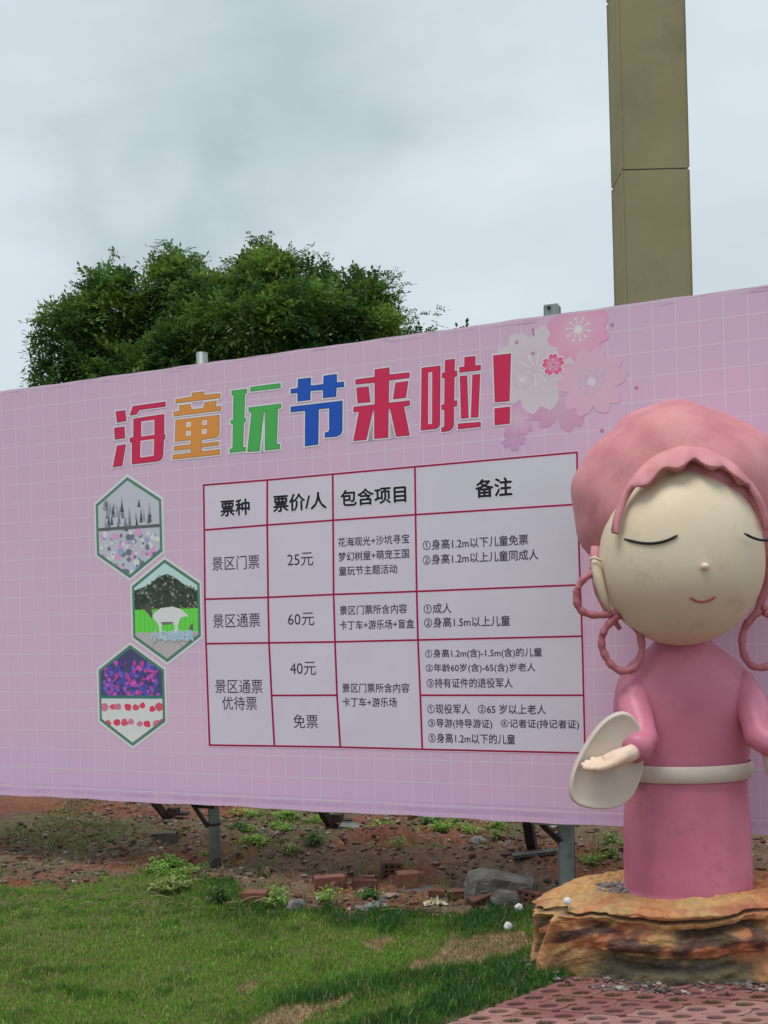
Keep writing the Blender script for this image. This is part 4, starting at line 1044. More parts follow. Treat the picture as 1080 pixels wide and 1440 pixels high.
# three deep undercut ledges, stepped blocks between them, roots running down
lf = 1 - sst(2.25, 2.5, np.abs(np.angle(np.exp(1j * TT)))) * (np.angle(np.exp(1j * TT)) < 0)
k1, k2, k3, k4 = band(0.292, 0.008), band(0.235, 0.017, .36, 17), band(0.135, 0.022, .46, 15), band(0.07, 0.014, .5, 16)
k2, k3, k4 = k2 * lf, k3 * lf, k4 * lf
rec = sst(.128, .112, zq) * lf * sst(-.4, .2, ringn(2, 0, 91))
ledge = np.exp(-np.abs((zq - .168) / .024) ** 3) * lf
crack = -0.07 * rec + 0.035 * ledge - 0.055 * k1 - 0.115 * k2 - 0.085 * k3 - 0.04 * k4
vor = ringn(3.4, 12, 19, 2); blocky = 0.10 * (np.floor(vor * 7) / 7 - .5) * sst(.29, .25, zq)
flute = 0.05 * (np.abs(ringn(6, 1.5, 23, 2) - .5) * 2) * sst(0.26, 0.1, PZ)
root = np.zeros_like(TT); rmask = np.zeros_like(TT)
for a0, w0, h0 in ((-2.70, 0.040, 0.13), (-2.98, 0.05, 0.06), (-1.1, 0.08, 0.06), (-0.45, 0.07, 0.07), (2.6, .1, .06), (1.4, .1, .05)):
    dd = np.angle(np.exp(1j * (TT - a0 - 0.07 * np.sin(PZ * 16 + a0)))); q = np.exp(-(dd / w0) ** 2) * sst(0.31, 0.27, PZ)
    root += h0 * q * (0.7 + 0.3 * sst(.1, 0, PZ)); rmask = np.maximum(rmask, q)
Rr = PR * outl + sidem * (crack * (1 - rmask) + blocky * (1 - rmask) + flute + root + 0.07 * (np.abs(ringn(9, 18, 29, 5) - .5) * 2 - .25) * (.25 + .75 * lf)) * (0.94 + 0.06 * sst(0, .2, PZ))
lip = np.exp(-((PZ - 0.305) / 0.022) ** 2) * sidem * 0.035 * ringn(3, 0, 31) * 2
X_ = np.cos(TT) * (Rr + lip) * 0.665; Y_ = np.sin(TT) * (Rr + lip) * 0.375
Z_ = PZ + (1 - sidem) * 0.02 * (ringn(6, 0, 37) - .5) + 0.022 * (ringn(2.5, 2, 39) - .5) * sst(.05, .25, PZ) - 0.02 * sst(0, 0.06, 0.06 - PZ)
# folds round the rim, and the top slopes down to the left and the back
rimf = np.sin(PR * 42 + (ringn(3, 0, 71) - .5) * 9) * 0.010 * sst(.5, .6, PR) * (1 - sidem)
slopeL = lambda x: -0.05 * sst(0.30, 0.70, -x)
Z_ = Z_ + sst(0.2, 0.32, PZ) * (slopeL(X_) - 0.012 * sst(-.1, .35, Y_)) + rimf
cOr = np.array([0.56, 0.215, 0.090]); cRed = np.array([0.40, 0.135, 0.075]); cTan = np.array([0.52, 0.31, 0.13]); cYel = np.array([0.60, 0.34, 0.13]); cBlk = np.array([0.03, 0.025, 0.024]); cOl = np.array([0.25, 0.19, 0.085])
m1 = sst(.38, .6, ringn(3.2, 9, 43)); Cr = cOr * m1[..., None] + cTan * (1 - m1)[..., None]
m1 = sst(.52, .66, ringn(4.2, 16, 44)) * sidem; Cr = Cr + (cRed - Cr) * (m1 * .8)[..., None]
m2 = sst(0.14, 0.03, PZ + 0.08 * (ringn(4, 2, 47) - .5)); Cr = Cr + (cOl - Cr) * (m2 * .7)[..., None]
m3 = (1 - sidem); Cr = Cr + (cYel - Cr) * (m3 * sst(.52, .64, ringn(4, 0, 49) + 0.1 * np.sin(PR * 30)) * .85)[..., None]
Cr = Cr + (np.array([.56, .20, .09]) - Cr) * (ledge * sidem * .8)[..., None]
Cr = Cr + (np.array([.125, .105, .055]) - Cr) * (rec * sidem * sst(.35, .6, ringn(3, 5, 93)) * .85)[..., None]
Cr = Cr + (np.array([.60, .27, .12]) - Cr) * (rmask * .8)[..., None]
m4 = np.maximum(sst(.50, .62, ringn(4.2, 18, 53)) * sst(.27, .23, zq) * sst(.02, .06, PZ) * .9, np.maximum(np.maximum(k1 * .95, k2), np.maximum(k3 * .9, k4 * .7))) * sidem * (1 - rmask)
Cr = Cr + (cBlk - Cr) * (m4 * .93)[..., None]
m6 = sst(.5, .62, ringn(6, 14, 59)) * sidem * sst(.16, .1, PZ) * (1 - rmask); Cr = Cr + (np.array([.10, .085, .06]) - Cr) * (m6 * .6)[..., None]
Cr = Cr * (0.86 + 0.28 * ringn(20, 60, 57))[..., None]
V = np.stack([X_, Y_, Z_], -1).reshape(-1, 3); nr = len(pz)
ii = np.arange(nu * nr).reshape(nr, nu); nxt = np.roll(ii, -1, 1)
quads = np.stack([ii[:-1], nxt[:-1], nxt[1:], ii[1:]], -1).reshape(-1)
RK = attr_mat('painted_concrete', rough=0.55, spec=0.4, var=0.3, vscale=30, bs=0.8, bscale=34, bdist=0.016)
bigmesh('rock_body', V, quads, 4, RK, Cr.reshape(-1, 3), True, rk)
# pebbles glued on the top
r = np.random.default_rng(4)
g = G()
for k in range(240):
    a_, q_ = r.uniform(0, 2 * pi), r.random() ** .5
    x, y = -0.20 + cos(a_) * q_ * 0.20, 0.03 + sin(a_) * q_ * 0.10
    s_ = r.uniform(.006, .016); g.ell((x, y, 0.322 + s_ * .3 + float(slopeL(x)) - 0.006), (s_, s_ * .8, s_ * .6), 6, 4)
g.build('pebble_topping', simple('dark_pebbles', (0.06, 0.055, 0.055), (0.3, 0.28, 0.26), 30, 0.8), rk)['kind'] = 'stuff'
# white shell stuck on the rock's upper edge
pc = at(798, 1267, 4.55)
g = G(); g.ell((0, 0, 0), (0.019, 0.015, 0.016), 18, 12, None, lambda d: 1 + .14 * sin(7 * d.x + 2) * cos(5 * d.z) - .35 * math.exp(-((d.x - .25) ** 2 + (d.z - .1) ** 2) / .05) * (d.y < 0))
sh = g.build('shell_fragment', WHITE, None, True); sh.location = pc; tag(sh, 'small whitish shell fragment lying on the painted rock', 'shell')

# ================================================================== STATUE
SX = at(957, 800, 4.75).x
PINK = simple('pink_paint', (0.56, 0.20, 0.225), (0.66, 0.28, 0.30), 5, 0.55, 0.18, 0.006, 14, 0.35, 0, (0.50, 0.175, 0.195), 7, 0.55, 0.75)
PINKD = simple('pink_cord_paint', (0.42, 0.12, 0.15), (0.52, 0.18, 0.21), 14, 0.5, 0.35, 0.005, 40)
SKIN = simple('cream_paint', (0.71, 0.585, 0.42), (0.75, 0.63, 0.46), 4, 0.5, 0.06, 0.004, 20, 0.4, 0, (0.58, 0.47, 0.31), 5, 0.55, 0.75)
HANDM = simple('peach_paint', (0.72, 0.52, 0.40), (0.78, 0.60, 0.47), 8, 0.5, 0.06, 0.003, 40)
SLEV = simple('pale_sleeve_paint', (0.60, 0.51, 0.43), (0.66, 0.57, 0.49), 4, 0.55, 0.12, 0.004, 20)
ROSE = simple('rose_robe_paint', (0.56, 0.16, 0.25), (0.66, 0.22, 0.32), 3, 0.42, 0.25, 0.006, 12, 0.4, 0, (0.45, 0.14, 0.2), 6, 0.56, 0.74)
stt = empty('girl_statue', (SX, 4.75, 0.31), 0, label='painted cartoon girl statue with pink hair and looped braids, standing on the orange rock', cat='statue')
def L3(x, y, Z=4.75):
    p_ = at(x, y, Z); return Vector((p_.x - SX, Z - 4.75, p_.z - 0.31))
# head
hc = L3(957, 790, 4.62); sc_ = 4.62 / FPX
def facefn(d):
    return 1.0 + (0.0 if d.z < 0 else 0.16 * d.z * d.z) + 0.02 * max(0, -d.y) * math.exp(-((d.z + .35) / .3) ** 2)
g = G(); g.ell(hc, (113 * sc_, 0.34, 118 * sc_), 48, 32, fn=facefn); head = g.build('head', SKIN, stt, True)
g = G(); g.ell(hc + Vector((0, -0.35, -0.04)), (0.018, 0.02, 0.016), 12, 8); g.build('nose', SKIN, head, True)
# hair: big hood-like mass behind and above the face
hh_ = L3(957, 705, 4.86); s2_ = 4.86 / FPX
def hairfn(d):
    lump = 1 + 0.025 * sin(5 * d.x + 3 * d.z) + 0.02 * sin(7 * d.z - 4 * d.x + 1) + 0.012 * sin(13 * d.x + 9 * d.z)
    return lump * (1 - 0.10 * max(0, -d.z - .35))
g = G(); g.ell(hh_, (150 * s2_, 0.42, 136 * s2_), 56, 36, fn=hairfn); g.build('hair', PINK, stt, True)
# fringe swept to both sides over the forehead
V, F = [], []; nu_, nv_ = 40, 12
for j in range(nv_ + 1):
    for i in range(nu_ + 1):
        u_ = -1 + 2 * i / nu_; x = u_ * 104 * sc_
        zt = 152 * sc_ * math.sqrt(max(0.02, 1 - u_ * u_ * .93)); zb = (128 - 52 * abs(u_) ** 1.5 + 5 * cos(u_ * 16)) * sc_
        zb = min(zb, zt - 0.01); t_ = j / nv_; z = zb + (zt - zb) * t_
        rx, ry, rz = 113 * sc_ * 1.05, 0.355, 137 * sc_ * 1.06
        q = 1 - (x / rx) ** 2 - (z / (rz * 1.1)) ** 2
        yv = -ry * math.sqrt(max(0.0, q)) - 0.02 * math.sqrt(max(0, sin(pi * min(1, t_ * .9 + .1)))) - 0.012 + 0.008 * sin(u_ * 20)
        V.append(hc + Vector((x, yv, z)))
for j in range(nv_):
    for i in range(nu_): a_ = j * (nu_ + 1) + i; F.append((a_, a_ + 1, a_ + nu_ + 2, a_ + nu_ + 1))
o = mesh('fringe', V, F, PINK, stt, True); sm_ = o.modifiers.new('thickness', 'SOLIDIFY'); sm_.thickness = 0.03; sm_.offset = 0
for sx_ in (-1, 1):
    MX = lambda v: Vector((v.x * sx_, v.y, v.z))
    # strand of hair behind the ear, then the ear
    g = G(); g.tube([MX(-1 * Vector((-L3(838, 772, 4.72).x, 0, 0))) + Vector((0, -0.03, L3(838, 772, 4.72).z)) if False else MX(L3(840, 768, 4.72)), MX(L3(838, 800, 4.72)), MX(L3(843, 832, 4.72)), MX(L3(856, 862, 4.72)), MX(L3(872, 885, 4.72))], [0.028, 0.030, 0.024, 0.018, 0.010], 12)
    g.build('side_lock', PINK, stt, True)
    g = G(); g.tube([MX(L3(837, 786, 4.60)), MX(L3(838, 795, 4.59)), MX(L3(842, 815, 4.58)), MX(L3(849, 840, 4.58)), MX(L3(858, 860, 4.59))], [0.012, 0.022, 0.024, 0.017, 0.008], 12)
    g.tube([MX(L3(829, 787, 4.58)), MX(L3(836, 784, 4.565)), MX(L3(846, 789, 4.56))], [0.006, 0.008, 0.006], 8)
    g.build('ear', SKIN, stt, True)
    def loop(pts, rad, lab=None):
        P_ = [MX(L3(x, y, 4.60 + 0.0006 * i)) for i, (x, y) in enumerate(pts)]
        Q, R_ = [], []
        for i in range(len(P_) - 1):
            p0, p1, p2, p3 = P_[max(0, i - 1)], P_[i], P_[i + 1], P_[min(len(P_) - 1, i + 2)]
            for k in range(6):
                t_ = k / 6; Q.append(0.5 * ((2 * p1) + (p2 - p0) * t_ + (2 * p0 - 5 * p1 + 4 * p2 - p3) * t_ ** 2 + (3 * p1 - p0 - 3 * p2 + p3) * t_ ** 3)); R_.append(rad * (1 + .12 * sin(len(Q) * 1.1) + .06 * sin(len(Q) * 2.7)))
        Q.append(P_[-1]); R_.append(rad)
        G().tube(Q, R_, 12).build('hair_loop', PINKD, stt, True)
    loop([(846, 803), (833, 807), (819, 816), (811, 832), (812, 850), (821, 861), (838, 865), (858, 863), (872, 860)], 0.0165)
    loop([(870, 866), (857, 877), (848, 891), (846, 907), (851, 922), (861, 936), (876, 944), (893, 938), (902, 918), (900, 893), (888, 874), (874, 864)], 0.0165)
    # eye: a dark closed-lid curve with lashes
    ex = []
    for k in range(13):
        t_ = -1 + 2 * k / 12; x = -62 + 30 * t_; z = 30 - 9 * (1 - t_ * t_)
        X3 = x * sc_; Z3 = z * sc_; yv = -0.346 * math.sqrt(max(0, 1 - (X3 / (113 * sc_)) ** 2 - (Z3 / (122 * sc_)) ** 2)) - 0.002
        ex.append(MX(hc + Vector((X3, yv, Z3))))
    G().tube(ex, [0.003] + [0.006] * 11 + [0.003], 8).build('eyelid', BLACK, head, True)
mo = []
for k in range(9):
    t_ = -1 + 2 * k / 8; X3 = 16 * t_ * sc_; Z3 = (-52 - 6 * (1 - t_ * t_)) * sc_
    mo.append(hc + Vector((X3, -0.347 * math.sqrt(1 - (X3 / (113 * sc_)) ** 2 - (Z3 / (118 * sc_)) ** 2) - 0.004, Z3)))
G().tube(mo, 0.0045, 8).build('mouth', simple('red_lips', (0.4, 0.08, 0.09), (0.45, 0.1, 0.1), 8, 0.5), head, True)
# robe: neck, shoulders and straight skirt as one turned body
def robe():
    rows = [(872, 30, .10), (898, 36, .11), (912, 48, .13), (930, 78, .16), (955, 94, .19), (985, 99, .20), (1010, 100, .20), (1050, 92, .19), (1080, 84, .18), (1110, 85, .19), (1150, 88, .20), (1195, 88, .21), (1236, 89, .215), (1252, 88, .21)]
    V, F = [], []; n_ = 48; c_ = L3(957, 800)
    for y, w_, dpt in rows:
        z = L3(957, y).z
        for k in range(n_):
            a_ = 2 * pi * k / n_; fold = 1 + (0.03 * cos(11 * a_) if y > 1090 else 0) * min(1, (y - 1090) / 80)
            V.append(Vector((w_ * 4.75 / FPX * cos(a_) * fold, dpt * sin(a_) * fold, z)))
    for j in range(len(rows) - 1):
        for k in range(n_): F.append((j * n_ + k, j * n_ + (k + 1) % n_, (j + 1) * n_ + (k + 1) % n_, (j + 1) * n_ + k))
    F.append(tuple(range(n_))); F.append(tuple(range((len(rows) - 1) * n_, len(rows) * n_))[::-1])
    o = mesh('robe', V, F, ROSE, stt, True); q = o.modifiers.new('round', 'SUBSURF'); q.levels = 1; q.render_levels = 1
    return o
robe()
g = G()
for k in range(64):
    pass
V, F = [], []; n_ = 48
for j, (y, w_, dpt) in enumerate(((1070, 90, .195), (1073, 93, .205), (1090, 93, .205), (1093, 90, .195))):
    for k in range(n_): a_ = 2 * pi * k / n_; V.append(Vector((w_ * 4.75 / FPX * cos(a_), dpt * sin(a_), L3(957, y).z)))
for j in range(3):
    for k in range(n_): F.append((j * n_ + k, j * n_ + (k + 1) % n_, (j + 1) * n_ + (k + 1) % n_, (j + 1) * n_ + k))
mesh('sash', V, F, SLEV, stt, True)
# wide sleeves and hands
OUT = [(864, 1004), (855, 1009), (846, 1017), (837, 1028), (828, 1041), (819, 1056), (811, 1072), (805, 1088), (801.5, 1103), (801, 1116), (804, 1126), (811, 1132), (822, 1136), (836, 1138.5), (852, 1139), (866, 1137), (880, 1131), (892, 1118), (901, 1098), (906, 1072), (906, 1045), (901, 1020), (890, 1004), (877, 999)]
ZS = 4.46
for sx_ in (-1, 1):
    cen = L3(858, 1078, ZS); V, F = [], []; N_ = len(OUT)
    rings = [(0.0, 0.012), (0.35, 0.010), (0.7, 0.004), (0.88, -0.002), (0.945, -0.010), (0.985, -0.008), (1.0, 0.006), (1.0, 0.040), (0.96, 0.07), (0.7, 0.10), (0.35, 0.115), (0.0, 0.12)]
    for rr, dy in rings:
        for (x, y) in OUT:
            p_ = L3(x, y, ZS); v = cen.lerp(p_, rr); v.y += dy; V.append(Vector((v.x * sx_ , v.y, v.z)))
    for j in range(len(rings) - 1):
        for k in range(N_): F.append((j * N_ + k, j * N_ + (k + 1) % N_, (j + 1) * N_ + (k + 1) % N_, (j + 1) * N_ + k))
    o = mesh('sleeve', V, F, SLEV, stt, True); q = o.modifiers.new('round', 'SUBSURF'); q.levels = 1; q.render_levels = 1
    # upper arm joining the sleeve to the shoulder
    fx = lambda v: Vector((v.x * sx_, v.y, v.z))
    G().tube([fx(L3(903, 940, 4.76)), fx(L3(893, 965, 4.70)), fx(L3(892, 995, 4.62)), fx(L3(899, 1022, 4.54)), fx(L3(905, 1040, 4.50)), fx(L3(899, 1050, 4.455)), fx(L3(889, 1056, 4.43))], [0.06, 0.074, 0.076, 0.07, 0.066, 0.062, 0.056], 18).build('upper_sleeve', ROSE, stt, True)
    # hand: palm, four fingers of unequal length, thumb
    g = G()
    Hh = lambda x, y, dz=0: fx(L3(x, y, ZS - 0.045 + dz))
    g.tube([Hh(912, 1048, .05), Hh(885, 1060, 0), Hh(866, 1067, 0), Hh(850, 1072, 0)], [0.034, 0.037, 0.040, 0.030], 14)
    for (pts, rads) in (([(858, 1076, -.03), (845, 1079, -.034), (832, 1081, -.034), (823, 1080, -.03)], [.018, .0165, .0155, .013]),
                        ([(858, 1072, -.008), (843, 1075, -.012), (829, 1077, -.012), (820, 1075.5, -.006)], [.018, .016, .015, .0125]),
                        ([(858, 1068, .014), (845, 1071, .012), (833, 1073, .012), (825, 1072, .016)], [.017, .0155, .014, .012]),
                        ([(858, 1064, .034), (847, 1067, .034), (838, 1068.5, .034), (832, 1067, .036)], [.015, .0135, .012, .010]),
                        ([(876, 1066, -.03), (862, 1074, -.050), (850, 1079, -.058), (840, 1081, -.056)], [.022, .020, .0175, .0145])):
        P_ = [Hh(*q) for q in pts]; g.tube(P_, rads, 10); g.ell(P_[-1], (rads[-1],) * 3, 10, 8); g.ell(P_[0], (rads[0],) * 3, 10, 8)
    remesh('hand', g, HANDM, stt, 0.0045, 2)

# ================================================================== LOOSE THINGS ON THE WASTE GROUND
def hollow_brick(bw, bd_, bh, nx_=4, nz_=2, deep=0.03, mat=BRICK):
    """brick with a row of square holes in its long face"""
    V, F = [], []
    xs = [-bw / 2]; ws = bw / (nx_ * 2 + 1)
    for k in range(nx_ * 2 + 1): xs.append(xs[-1] + ws)
    zs = [0]; hs = bh / (nz_ * 2 + 1)
    for k in range(nz_ * 2 + 1): zs.append(zs[-1] + hs)
    g = G()
    W_ = len(xs)
    V = [Vector((x, -bd_ / 2, z)) for z in zs for x in xs]
    for j in range(len(zs) - 1):
        for i in range(len(xs) - 1):
            q = (j * W_ + i, j * W_ + i + 1, (j + 1) * W_ + i + 1, (j + 1) * W_ + i)
            if i % 2 == 1 and j % 2 == 1:
                b = len(V); V += [V[k] + Vector((0, deep, 0)) for k in q]
                for k in range(4): F.append((q[k], q[(k + 1) % 4], b + (k + 1) % 4, b + k))
                F.append((b, b + 1, b + 2, b + 3))
            else: F.append(q)
    c = [0, W_ - 1, len(zs) * W_ - 1, (len(zs) - 1) * W_]; b = len(V); V += [V[k] + Vector((0, bd_, 0)) for k in c]
    # side, top and back faces as fans over the front edge
    F.append((b + 3, b + 2, b + 1, b))
    F.append(tuple([c[0]] + [b] + [b + 1] + [c[1]] + [i for i in range(W_ - 2, 0, -1)]))
    F.append(tuple([c[3] + i for i in range(W_)] + [b + 2, b + 3]))
    F.append(tuple([j * W_ for j in range(len(zs))][::1] + [b + 3, b])); F.append(tuple([b + 1, b + 2] + [j * W_ + W_ - 1 for j in range(len(zs) - 1, -1, -1)]))
    return V, F
def put(name, x, y, V, F, mat, rz, label, cat, group=None, sink=0.006, tilt=(0, 0), smooth=False):
    p_ = gp(x, y); o = mesh(name, V, F, mat, smooth=smooth); o.location = p_ - Vector((0, 0, sink)); o.rotation_euler = (tilt[0], tilt[1], rz)
    return tag(o, label, cat, group)
def solid(bw, bd_, bh, bev=0.006, rough=0.0, seed=0):
    g = G(); g.box((0, 0, bh / 2), (bw, bd_, bh), bev=bev); r_ = random.Random(seed)
    if rough: g.V = [v + Vector((r_.uniform(-1, 1), r_.uniform(-1, 1), r_.uniform(-1, 1))) * rough for v in g.V]
    return g.V, g.F
def chunk(rx, ry, rz_, seed, nu_=14, nv_=9, amp=.35, flat=0.0):
    r_ = random.Random(seed); ph = [r_.uniform(0, 6) for _ in range(8)]
    def fn(d):
        v = 1 + amp * .5 * sin(3 * d.x + ph[0]) * cos(2.6 * d.y + ph[1]) + amp * .35 * sin(5 * d.z + 4 * d.x + ph[2]) + amp * .2 * sin(9 * d.y + ph[3] + 7 * d.x)
        q = max(abs(d.x), abs(d.y), abs(d.z)); return v * (0.75 + .25 / q * .9)
    g = G(); g.ell((0, 0, rz_ * .55), (rx, ry, rz_), nu_, nv_, fn=fn); return g.V, g.F
gB = 'loose bricks on the waste ground'
put('brick', 234, 1184, *solid(.155, .10, .075, .008, .003, 1), MORT, 0.05, 'grey cement coated block at the far left beyond the round post', 'brick', gB)
put('brick', 359, 1273, *solid(.15, .10, .085, .006, .004, 2), BRICK, -.12, 'red brick standing by the leafy weed right of the round post', 'brick', gB)
put('brick', 463, 1250, *solid(.19, .10, .082, .006, .004, 3), BRICK, .25, 'reddish brown brick with a pale top half hidden by a weed', 'brick', gB)
put('brick', 513, 1247, *solid(.15, .09, .066, .012, .009, 4), BRICKD, -.05, 'crumbled dark brick with a ragged red top', 'brick', gB)
put('hollow_brick', 550, 1233, *hollow_brick(.125, .10, .10, 3, 3, .03), BRICKD, .1, 'dark hollow brick with rows of holes behind a plain one', 'brick', gB, tilt=(0, .05))
put('brick', 573, 1245, *solid(.135, .11, .088, .006, .003, 6), BRICK, .18, 'plain red brown brick in front of the dark hollow brick', 'brick', gB)
put('brick', 616, 1262, *solid(.10, .07, .05, .006, .004, 7), BRICKD, -.2, 'small dark brick piece at the end of the grey slab', 'brick', gB)
put('brick', 645, 1262, *solid(.15, .09, .06, .008, .005, 8), BRICKD, .1, 'low dark brick left of the big mortar lump', 'brick', gB, sink=.02)
put('brick', 858, 1205, *solid(.16, .10, .07, .006, .004, 9), BRICKD, .1, 'dark brick in the weeds right of the square post', 'brick', gB)
put('concrete_slab', 583, 1254, *solid(.24, .14, .022, .005, .004, 10), MORT, -.1, 'thin flat grey slab lying in front of the loose bricks', 'slab')
put('concrete_slab', 752, 1201, *solid(.30, .10, .02, .004, .006, 11), MORT, .12, 'thin broken slab lying on the red soil heap by the rear stay', 'slab', tilt=(0, -.04))
put('concrete_slab', 492, 1164, *solid(.16, .12, .03, .008, .008, 12), STONE, -.15, 'small grey slab leaning at the foot of the middle stay', 'slab', tilt=(.15, .12))
# chunk of masonry: grey mortar over hollow bricks
pm_ = gp(705, 1268); mas = empty('masonry_chunk', pm_, .12, label='large broken lump of grey mortar with hollow red bricks stuck in it', cat='rubble')
g = G()
outl_ = [(-.20, 0.0), (-.19, .10), (-.155, .175), (-.10, .195), (.0, .17), (.10, .15), (.19, .13), (.205, .05), (.20, 0.0)]
r_ = random.Random(3); V, F = [], []; dep = [-.06, -.03, .03, .10, .13]; scl = [.86, .99, 1.03, .98, .8]
for d_, k_ in zip(dep, scl):
    for (a_, b_) in outl_: V.append(Vector((a_ * k_ + r_.uniform(-.006, .006), d_ + r_.uniform(-.008, .008) + 0.35 * b_ * .3, b_ * k_ + r_.uniform(-.005, .005) - .02)))
n_ = len(outl_)
for j in range(4):
    for k in range(n_): F.append((j * n_ + k, j * n_ + (k + 1) % n_, (j + 1) * n_ + (k + 1) % n_, (j + 1) * n_ + k))
F.append(tuple(range(n_))[::-1]); F.append(tuple(range(4 * n_, 5 * n_)))
o = mesh('mortar_lump', V, F, MORT, mas); q = o.modifiers.new('s', 'SUBSURF'); q.subdivision_type = 'SIMPLE'; q.levels = q.render_levels = 3
dt = bpy.data.textures.new('lump', 'CLOUDS'); dt.noise_scale = 0.05; q = o.modifiers.new('d', 'DISPLACE'); q.texture = dt; q.strength = 0.022; q.mid_level = .5
V2_, F2_ = hollow_brick(.13, .08, .07, 3, 2, .03)
o = mesh('brick', V2_, F2_, BRICKD, mas); o.location = (-.12, -.035, -.012); o.rotation_euler = (.12, -.22, .3)
o = mesh('brick', V2_, F2_, BRICKD, mas); o.location = (.125, -.04, .0); o.rotation_euler = (-.1, .25, -.35)
g = G(); g.V, g.F = chunk(.085, .05, .065, 5, 18, 12, .2); g.V = [v + Vector((0.005, -.085, -.01)) for v in g.V]; g.build('mortar_front', MORT, mas, False)
put('stone', 672, 1187, *chunk(.065, .05, .038, 21, amp=.2), STONE, .2, 'grey stone block lying above the thin plank', 'stone')
put('stone', 546, 1272, *chunk(.075, .05, .035, 22), MORT, .3, 'rounded grey cement lump at the lawn edge below the bricks', 'stone')
put('stone', 417, 1279, *chunk(.06, .025, .045, 23, 8, 6, .3), STONE, .6, 'pale pointed stone shard beside the second leafy weed', 'stone')
put('stone', 510, 1280, *chunk(.05, .03, .022, 24), STONE, .1, 'small flat grey stone at the lawn edge', 'stone')
put('stone', 655, 1212, *chunk(.018, .012, .009, 25), WHITE, .1, 'tiny white stone chip left of the mortar lump', 'stone')
put('stone', 699, 1207, *chunk(.018, .014, .010, 26), WHITE, .5, 'tiny white stone chip behind the mortar lump', 'stone')
put('stone', 451, 1264, *chunk(.05, .02, .012, 27), WHITE, .2, 'thin pale chip lying right of the leafy weed', 'stone')
put('plank', 669, 1192, *solid(.26, .045, .012, .003, .002, 13), WOOD, .1, 'thin weathered plank lying on the bare soil', 'plank')
put('stick', 714, 1226, *solid(.10, .022, .012, .003, .002, 14), simple('pale_wood', (.22, .17, .14), (.3, .24, .2), 12, .8), .9, 'pale stick leaning on top of the mortar lump', 'stick', sink=-.17, tilt=(0, -.25))
put('roof_tile', 341, 1146, *chunk(.085, .04, .035, 28, 12, 8, .25), TILE, .1, 'bright orange broken roof tile beyond the round post', 'tile')
put('roof_tile', 479, 1192, *chunk(.025, .015, .035, 29, 8, 6, .3), TILE, .4, 'small upright orange tile shard near the middle stay', 'tile')
for x, y, s_, lab in ((715, 1309, .024, 'larger white foam lump on the lawn left of the rock'), (729, 1284, .026, 'white foam lump in the grass edge behind the lawn'), (722, 1283, .012, 'smallest white foam crumb beside its neighbour')):
    put('foam_lump', x, y, *chunk(s_, s_ * .8, s_ * 1.0, int(x), 14, 10, .25), WHITE, .3, lab, 'foam', 'white foam lumps by the lawn', smooth=True, sink=-0.008)
# crumpled packaging
def crumple(w_, d_, h_, seed):
    r_ = random.Random(seed); V, F = [], []; a_, b_ = 16, 10
    for j in range(b_ + 1):
        for i in range(a_ + 1): V.append(Vector(((i / a_ - .5) * w_ + r_.uniform(-.007, .007), (j / b_ - .5) * d_ + r_.uniform(-.007, .007), h_ * r_.random() ** 1.5 * (1 - 1.4 * abs(i / a_ - .5)) * (1 - abs(j / b_ - .5)))))
    for j in range(b_):
        for i in range(a_): k = j * (a_ + 1) + i; F.append((k, k + 1, k + a_ + 2)); F.append((k, k + a_ + 2, k + a_ + 1))
    return V, F
CRM = simple('cream_wrapper', (0.55, 0.47, 0.3), (0.66, 0.6, 0.45), 30, .5)
o = put('plastic_wrapper', 612, 1270, *crumple(.13, .07, .055, 6), CRM, .15, 'crumpled cream plastic wrapper at the lawn edge', 'litter')
q = o.modifiers.new('t', 'SOLIDIFY'); q.thickness = .0015
o = put('plastic_sheet', 528, 1272, *crumple(.12, .07, .04, 9), simple('grey_plastic', (.2, .24, .22), (.3, .34, .32), 20, .4), .1, 'crumpled grey green plastic sheet at the lawn edge', 'litter')
q = o.modifiers.new('t', 'SOLIDIFY'); q.thickness = .0015
# dry twigs along the lawn edge
g = G(); r_ = random.Random(17)
for k in range(330):
    x, y = r_.uniform(-300, 1300), (r_.gauss(1270, 9) if k < 150 else r_.uniform(1145, 1265)); p_ = gp(x, y); a_ = r_.uniform(-.7, .7); L_ = r_.uniform(.04, .17)
    d_ = Vector((cos(a_), sin(a_), r_.uniform(-.05, .15))) * L_; md = p_ + d_ * .5 + Vector((0, 0, .012 + r_.uniform(0, .012)))
    g.tube([p_ + Vector((0, 0, .004)), md, p_ + d_ + Vector((0, 0, .004))], [.003, .0026, .0015], 5)
o = g.build('dry_twigs', simple('dry_straw', (.22, .17, .11), (.33, .27, .18), 20, .85)); tag(o, 'dry twigs and straw strewn along the edge of the lawn', 'twigs', kind='stuff')

# ---- weeds

